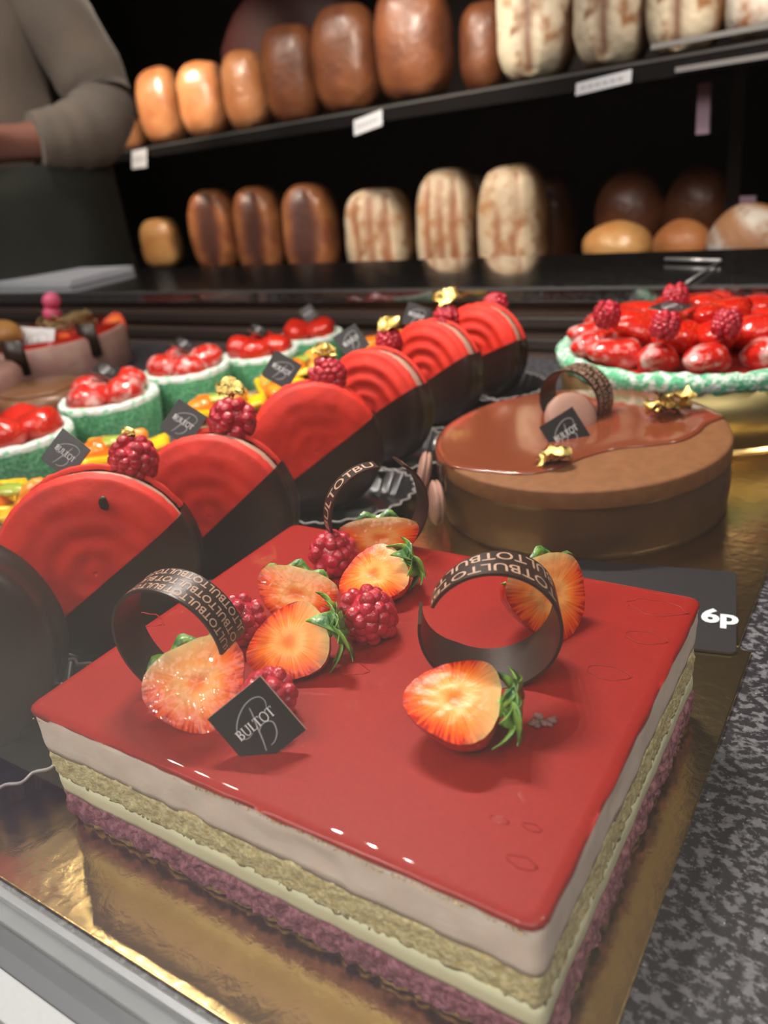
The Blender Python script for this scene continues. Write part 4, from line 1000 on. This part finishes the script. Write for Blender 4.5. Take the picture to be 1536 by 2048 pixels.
b = MB(); b.box(.06, .30, -.103, -.0985, -.040, -.036); b.build('price_rail', M_chrome, t, False)

def loaf_mesh(name, w_, h_, d_, seed, slash=0, px_=3.2, sw=.16, front_p=2.2):
    """standing loaf, origin at its foot; -Y is the crust facing the shop; attribute 'slash' marks cut grooves"""
    nu, nv = 44, 40; v = []; f = []; sl = []
    for j in range(nv + 1):
        tz = -PI / 2 + PI * j / nv; cz, sz = math.cos(tz), math.sin(tz)
        e = .66 ; zz = math.copysign(abs(sz) ** e, sz); rc = abs(cz) ** e
        for i in range(nu):
            a = 2 * PI * i / nu; ca, sa = math.cos(a), math.sin(a); e2 = .72
            x = math.copysign(abs(ca) ** e2, ca) * rc; y = math.copysign(abs(sa) ** e2, sa) * rc
            y = y * (1.0 if y > 0 else 1.15)
            p = Vector((x * w_ / 2, y * d_ / 2, zz * h_ / 2)); g = 1 + .05 * nz(p, 14, seed) + .02 * nz(p, 45, seed)
            s = 0
            if slash and y < -.1:
                for c_ in ([0] if slash == 1 else [-.42, 0.05, .46] if slash == 3 else [-.3, .3]):
                    q = x - c_ - .08 * nz((zz * 1.5, seed, c_), 1.0, seed)
                    wloc = sw * max(0, 1 - (zz / .88) ** 2) ** .5
                    if wloc > 0: s = max(s, max(0, min(1, 1.6 * (1 - abs(q) / wloc))))
            p = p * g; p.y += .008 * s
            v.append(Vector((p.x, p.y, p.z + h_ / 2))); sl.append(s)
    for j in range(nv): f += [(j * nu + i, j * nu + (i + 1) % nu, (j + 1) * nu + (i + 1) % nu, (j + 1) * nu + i) for i in range(nu)]
    return v, f, sl
def loaf(label, px, py, wpx, hpx, m, seed, slash=0, back=0, shelf=ZU, sw=.16, group=None, depth=.11, yaw=0, cat='bread loaf', name='bread_loaf', hh=None):
    q, D_ = onrack(px, py, back); w_ = wpx * D_ / FPX * 1.03; h_ = hh or hpx * D_ / FPX * 1.0
    q.z = shelf
    v, f, sl = loaf_mesh(name, w_, h_, depth, seed, slash, sw=sw)
    o = mk(name, v, f, m, None, attrs={'slash': sl}); o.location = q
    ca_ = math.atan2(CAM_POS.y - q.y, CAM_POS.x - q.x) + PI / 2; o.rotation_euler = (R(-5), 0, math.atan2(U.y, U.x) * .4 + ca_ * .6 + yaw); return setp(o, label, cat, group)
GU = 'loaves on the upper rack shelf'; GL = 'loaves on the lower rack shelf'
loaf('lightest golden loaf at the left end of the upper shelf beside the sleeve', 322, 205, 92, 140, ML_gold, 1, group=GU)
loaf('golden loaf second from the left on the upper shelf', 410, 200, 98, 138, ML_gold, 2, group=GU)
loaf('orange-brown loaf third from the left on the upper shelf', 498, 185, 92, 146, ML_gold, 3, group=GU)
loaf('brown loaf fourth from the left on the upper shelf, standing taller than its left neighbour', 588, 150, 116, 178, ML_brown, 4, group=GU)
loaf('wide brown loaf fifth from the left on the upper shelf above the price card', 695, 130, 134, 190, ML_brown, 5, group=GU, hh=.190)
loaf('large reddish brown loaf sixth from the left on the upper shelf', 828, 110, 146, 208, ML_brown, 6, group=GU)
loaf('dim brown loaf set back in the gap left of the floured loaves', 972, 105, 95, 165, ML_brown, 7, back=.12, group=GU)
loaf('floured loaf with a wide dark slash, leftmost of the floured upper loaves', 1074, 70, 150, 225, ML_flour, 8, 1, group=GU, sw=.20)
loaf('floured loaf with a narrow slash, second of the floured upper loaves', 1225, 40, 148, 225, ML_flour, 9, 1, group=GU, sw=.15)
loaf('floured loaf with a dark slash next to the rightmost upper loaf', 1372, 30, 140, 225, ML_flour, 10, 1, group=GU, sw=.18)
loaf('rounded floured bread cut off by the right frame edge on the upper shelf', 1535, 30, 150, 160, ML_rollf, 11, 0, group=GU)
loaf('small golden loaf end behind the elbow at the far left of the upper shelf', 262, 280, 60, 60, ML_gold, 12, group=GU, depth=.08)
loaf('pale small loaf alone at the left end of the lower shelf', 325, 500, 78, 95, ML_roll, 13, shelf=ZLo, group=GL, depth=.08)
loaf('reddish loaf with dark top, leftmost of the three dark lower loaves', 433, 470, 98, 160, ML_dark, 14, 1, shelf=ZLo, sw=.62, group=GL)
loaf('reddish loaf with dark top, middle of the three dark lower loaves', 520, 460, 98, 170, ML_dark, 15, 1, shelf=ZLo, sw=.58, group=GL)
loaf('darkest loaf, right of the three dark lower loaves', 620, 455, 106, 182, ML_dark, 16, 1, shelf=ZLo, sw=.8, group=GL)
loaf('striped floury loaf standing alone in the middle of the lower shelf', 755, 450, 132, 184, ML_slit, 17, 3, shelf=ZLo, sw=.14, group=GL)
loaf('striped floury loaf, left of the close pair on the lower shelf', 895, 440, 122, 230, ML_slit, 18, 3, shelf=ZLo, sw=.16, group=GL)
loaf('striped floury loaf, right of the close pair on the lower shelf', 1024, 430, 130, 248, ML_slit, 19, 2, shelf=ZLo, sw=.10, group=GL)
loaf('floury loaf peeking over the close pair on the lower shelf', 938, 340, 110, 240, ML_slit, 20, 2, back=.13, shelf=ZLo, sw=.1, group=GL, hh=.205)
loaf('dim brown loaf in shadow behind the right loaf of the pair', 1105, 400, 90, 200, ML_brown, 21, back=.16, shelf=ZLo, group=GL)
ZR = .012
b = MB(); b.box(.07, .75, -.088, .30, ZLo - .002, ZR); o = b.build('bread_tray', M_shelf, None, False); o.matrix_world = RM4; bevel(o, .003); setp(o, 'low black tray lifting the rolls at the right end of the lower shelf', 'tray')
def roll(label, px, py, wpx, hpx, m, seed, back=0, slash=0, zb=None):
    q, D_ = onrack(px, py, back); w_ = wpx * D_ / FPX; h_ = hpx * D_ / FPX; q.z = ZR if zb is None else zb
    b = MB(); b.ico((0, 0, h_ * .40), 1, 4, (w_ / 2, w_ * .42, h_ * .60), lambda p: 1 + .05 * nz(p, 1.6, seed) - (.30 * max(0, -p.z - .4)))
    sl = [max(0, min(1, 2.2 - 14 * abs((p.x / w_ - .05) * .5 + (p.z / h_ - .55) * .5))) if slash else 0 for p in b.v]
    o = mk('bread_roll', b.v, b.f, m, None, attrs={'slash': sl}); o.location = q; o.rotation_euler = (0, 0, math.atan2(U.y, U.x))
    return setp(o, label, 'bread roll', 'rolls at the right of the lower shelf')
roll('smooth golden roll left of the front rolls on the lower shelf', 1234, 482, 145, 82, ML_roll, 1)
roll('orange-brown roll in the middle of the front rolls', 1365, 478, 120, 90, ML_rollo, 2)
roll('floured scored roll at the right frame edge on the lower shelf', 1500, 460, 165, 125, ML_rollf, 3, 0, 1)
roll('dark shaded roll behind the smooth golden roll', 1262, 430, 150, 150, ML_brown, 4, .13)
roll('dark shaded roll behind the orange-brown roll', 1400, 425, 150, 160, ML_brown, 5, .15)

def card(label, px, py, wpx, hpx, rl=0, m=None, ln=True):
    q, D_ = onrack(px, py, -.112); w_ = wpx * D_ / FPX / 2; h_ = hpx * D_ / FPX / 2
    t = thing('shelf_price_card', label, 'price card', q, fr(-V * 1 + up * .25, up, R(rl)), 'price cards on the upper shelf')
    b = MB(); b.box(-w_, w_, -h_, h_, -.0012, 0); bevel(b.build('card', M_paper, t, False), .001)
    b = MB()
    for k in range(6): b.box(-w_ * .8 + k * w_ * .27, -w_ * .8 + k * w_ * .27 + w_ * .17, -h_ * .25, h_ * .25, 0, .0004)
    b.build('grey_print', M_grey, t, False)
    return t
card('white price card hanging at the left end of the upper shelf by the sleeve', 278, 318, 68, 34)
card('slanted white price card under the wide brown loaf on the upper shelf', 735, 246, 88, 30, 8)
card('wide pale price card under the second floured loaf on the upper shelf', 1205, 166, 130, 24, 4)
# dark red bag behind the upper loaves
q, _ = onrack(575, 20, .2); b = MB(); b.ico((0, 0, .16), .15, 3, (1.5, .5, 1.1), lambda p: 1 + .1 * nz(p, 2, 3)); o = b.build('red_paper_bag', mat('redbag', (.035, .004, .004), .6), None); o.location = (q.x, q.y, ZU - .002); setp(o, 'dim dark red paper bag behind the upper loaves', 'bag')
# tray of papers on the ledge
a_ = at(1440, 522, ZL + .003); b_ = at(1372, 566, ZL + .003); b = MB(); b.tube([a_, b_], .0012, 8); b.tube([at(1330, 518, ZL + .004), at(1442, 521, ZL + .004)], .0018, 8)
setp(b.build('metal_clip', M_chrome, None), 'thin metal clip with a slanting arm lying on the dark rear ledge', 'clip')
t = thing('paper_stack', 'flat stack of white papers lying on the dark rear ledge', 'paper stack', (0, 0, 0))
e0 = at(250, 545, ZL + .004); 
for k in range(3):
    b = MB(); M4 = Matrix.Translation((e0.x - .26, .775, ZL + .0005 + k * .0032)) @ Matrix.Rotation(R(1.5 * k - 2), 4, 'Z'); b.box(-.26, .255 - k * .006, -.068, .062, 0, .0028, M4); b.build('paper_sheet', M_paper, t, False)

# ------------------------------------------------------------------ person behind the counter
PC = dep(-52, 336, 1.48)          # mid torso at waist height
FL = -.90
per = thing('person', 'person in a beige knit sweater and dark green apron working behind the counter', 'person', (PC.x, PC.y, FL))
PR = Matrix((R3, F3, up)).transposed(); per.rotation_euler = PR.to_euler(); per.scale = (1.0, 1.0, 1.10)
zz = lambda py: dep(-15, py, 1.48).z - FL
def skinmesh(name, pts, edges, m, parent, sub=2):
    me = bpy.data.meshes.new(name); me.from_pydata([p[:3] for p in pts], edges, []); me.materials.append(m)
    o = bpy.data.objects.new(name, me); C.objects.link(o); o.parent = parent
    sk = o.modifiers.new('skin', 'SKIN'); sk.use_smooth_shade = True
    sv = me.skin_vertices[0] if len(me.skin_vertices) else None
    if sv is None:
        bm = bmesh.new(); bm.from_mesh(me); bm.verts.layers.skin.verify(); bm.to_mesh(me); bm.free(); sv = me.skin_vertices[0]
    for i, p in enumerate(pts):
        rr = p[3]; sv.data[i].radius = rr if hasattr(rr, '__len__') else (rr, rr); sv.data[i].use_root = (i == 0)
    ss = o.modifiers.new('sub', 'SUBSURF'); ss.levels = sub; ss.render_levels = sub
    return o
# local axes: x to the image right, y away from the camera, z up from the floor.  The person faces the camera's left front.
HW = 1.02
body = [(0, 0, .98, (.13, .10)), (0, 0, 1.15, (.12, .09)), (0, 0, 1.33, (.14, .10)), (0, 0, 1.46, (.06, .06)), (0, -.01, 1.54, (.05, .05)), (0, -.02, 1.63, (.075, .09)), (0, -.02, 1.72, (.07, .085)),
        (.165, 0, 1.335, .045), (.250, .01, 1.13, .038), (.175, -.104, 1.088, .032), (.135, -.135, 1.088, .027), (.100, -.155, 1.088, .031),
        (-.165, 0, 1.335, .045), (-.250, .01, 1.13, .038), (-.125, -.16, 1.085, .032), (-.085, -.215, 1.085, .027), (-.062, -.245, 1.085, .031),
        (.10, 0, .88, .09), (.11, 0, .48, .06), (.11, .02, .09, .04), (.11, -.12, .035, .035),
        (-.10, 0, .88, .09), (-.11, 0, .48, .06), (-.11, .02, .09, .04), (-.11, -.12, .035, .035)]
ed = [(0, 1), (1, 2), (2, 3), (3, 4), (4, 5), (5, 6), (2, 7), (7, 8), (8, 9), (9, 10), (10, 11), (2, 12), (12, 13), (13, 14), (14, 15), (15, 16), (0, 17), (17, 18), (18, 19), (19, 20), (0, 21), (21, 22), (22, 23), (23, 24)]
def fingers(pts, ed, hand, sx):
    h = Vector(pts[hand][:3])
    for k in range(4):
        b0 = len(pts); bx = h + Vector((-.026 * sx - .006 * sx, -.004, .018 - .012 * k))
        L_ = (.032, .036, .034, .027)[k]
        pts += [(bx.x, bx.y, bx.z, .0095), (bx.x - L_ * sx, bx.y - .006, bx.z - .006, .0085), (bx.x - L_ * 1.5 * sx, bx.y + .006, bx.z - .022, .0075)]
        ed += [(hand, b0), (b0, b0 + 1), (b0 + 1, b0 + 2)]
    b0 = len(pts); pts += [(h.x + .004 * sx, h.y - .026, h.z + .014, .0105), (h.x - .026 * sx, h.y - .042, h.z + .012, .0085)]; ed += [(hand, b0), (b0, b0 + 1)]
fingers(body, ed, 11, 1); fingers(body, ed, 16, -1)
skinmesh('body', body, ed, M_skin, per)
# knit sweater: torso and two sleeves
def spl(P, k=5):
    Q = []
    for i in range(len(P) - 1):
        p0, p1, p2, p3 = [Vector(P[min(max(q, 0), len(P) - 1)]) for q in (i - 1, i, i + 1, i + 2)]
        for m_ in range(k):
            t_ = m_ / k; Q.append(.5 * ((2 * p1) + (p2 - p0) * t_ + (2 * p0 - 5 * p1 + 4 * p2 - p3) * t_ * t_ + (3 * p1 - 3 * p2 + p3 - p0) * t_ ** 3))
    return Q + [Vector(P[-1])]
tor = spl([(.99, .185, .125, 0), (1.06, .172, .122, 0), (1.15, .168, .12, 0), (1.25, .176, .122, 0), (1.33, .172, .115, 0), (1.385, .140, .095, 0), (1.43, .085, .075, 0), (1.47, .066, .064, 0)], 6)
v = []; f = []; nn = 48
for r_ in tor:
    for k in range(nn):
        a = 2 * PI * k / nn; q = Vector((r_[1] * math.cos(a), r_[2] * math.sin(a), r_[0])); g = 1 + .05 * nz((q.x, q.y, q.z * .8), 9, 4) + .02 * nz(q, 22, 5)
        v.append((q.x * g, q.y * g, q.z))
for i in range(len(tor) - 1): f += [(i * nn + k, i * nn + (k + 1) % nn, (i + 1) * nn + (k + 1) % nn, (i + 1) * nn + k) for k in range(nn)]
o = mk('knit_sweater', v, f, M_sweat, per); so = o.modifiers.new('solid', 'SOLIDIFY'); so.thickness = .006
for sx in (1, -1):
    Q = spl([Vector((x * sx, y, z, r)) for x, y, z, r in ((.09, 0, 1.385, .078), (.165, 0, 1.335, .070), (.222, .01, 1.23, .064), (.252, .01, 1.145, .060), (.240, -.03, 1.10, .056), (.208, -.075, 1.09, .050), (.180, -.100, 1.088, .045), (.160, -.115, 1.088, .042))], 6)
    b = MB(); b.tube([q[:3] for q in Q], [q[3] * (1 + .035 * math.sin(i * 1.35) * (1 if 14 < i < 34 else .3)) for i, q in enumerate(Q)], 28); b.build('sleeve', M_sweat, o)
# apron: curved panel wrapped round the hips
v = []; f = []; na, nb_ = 40, 12
for j in range(nb_ + 1):
    z = 1.055 - .56 * j / nb_
    for i in range(na + 1):
        a = R(-205) + R(230) * i / na; k = 1 + .05 * math.sin(i * 1.1 + j * .1) * j / nb_ + .04 * j / nb_
        v.append((  .240 * k * math.cos(a), .180 * k * math.sin(a), z))
for j in range(nb_): f += [(j * (na + 1) + i, j * (na + 1) + i + 1, (j + 1) * (na + 1) + i + 1, (j + 1) * (na + 1) + i) for i in range(na)]
o = mk('apron', v, f, M_apron, per); so = o.modifiers.new('solid', 'SOLIDIFY'); so.thickness = .005
v = []; f = []
o = skinmesh('trousers', [(0, .01, .93, (.19, .13)), (.10, .01, .80, .115), (.11, .01, .48, .085), (.11, .02, .10, .07), (-.10, .01, .80, .115), (-.11, .01, .48, .085), (-.11, .02, .10, .07)], [(0, 1), (1, 2), (2, 3), (0, 4), (4, 5), (5, 6)], M_trous, per)
b = MB(); b.ico((0, .005, 1.70), .098, 3, (.95, 1.08, 1.0), lambda p: 1 if p.y > -.35 or p.z > .5 else .82); b.build('hair', M_hair, per)
b = MB(); b.ico((0, -.11, 1.66), .013, 2, (.8, 1, 1.3)); b.ico((.085, -.02, 1.665), .02, 2, (.4, .8, 1.3)); b.ico((-.085, -.02, 1.665), .02, 2, (.4, .8, 1.3)); b.build('nose_and_ears', M_skin, per)
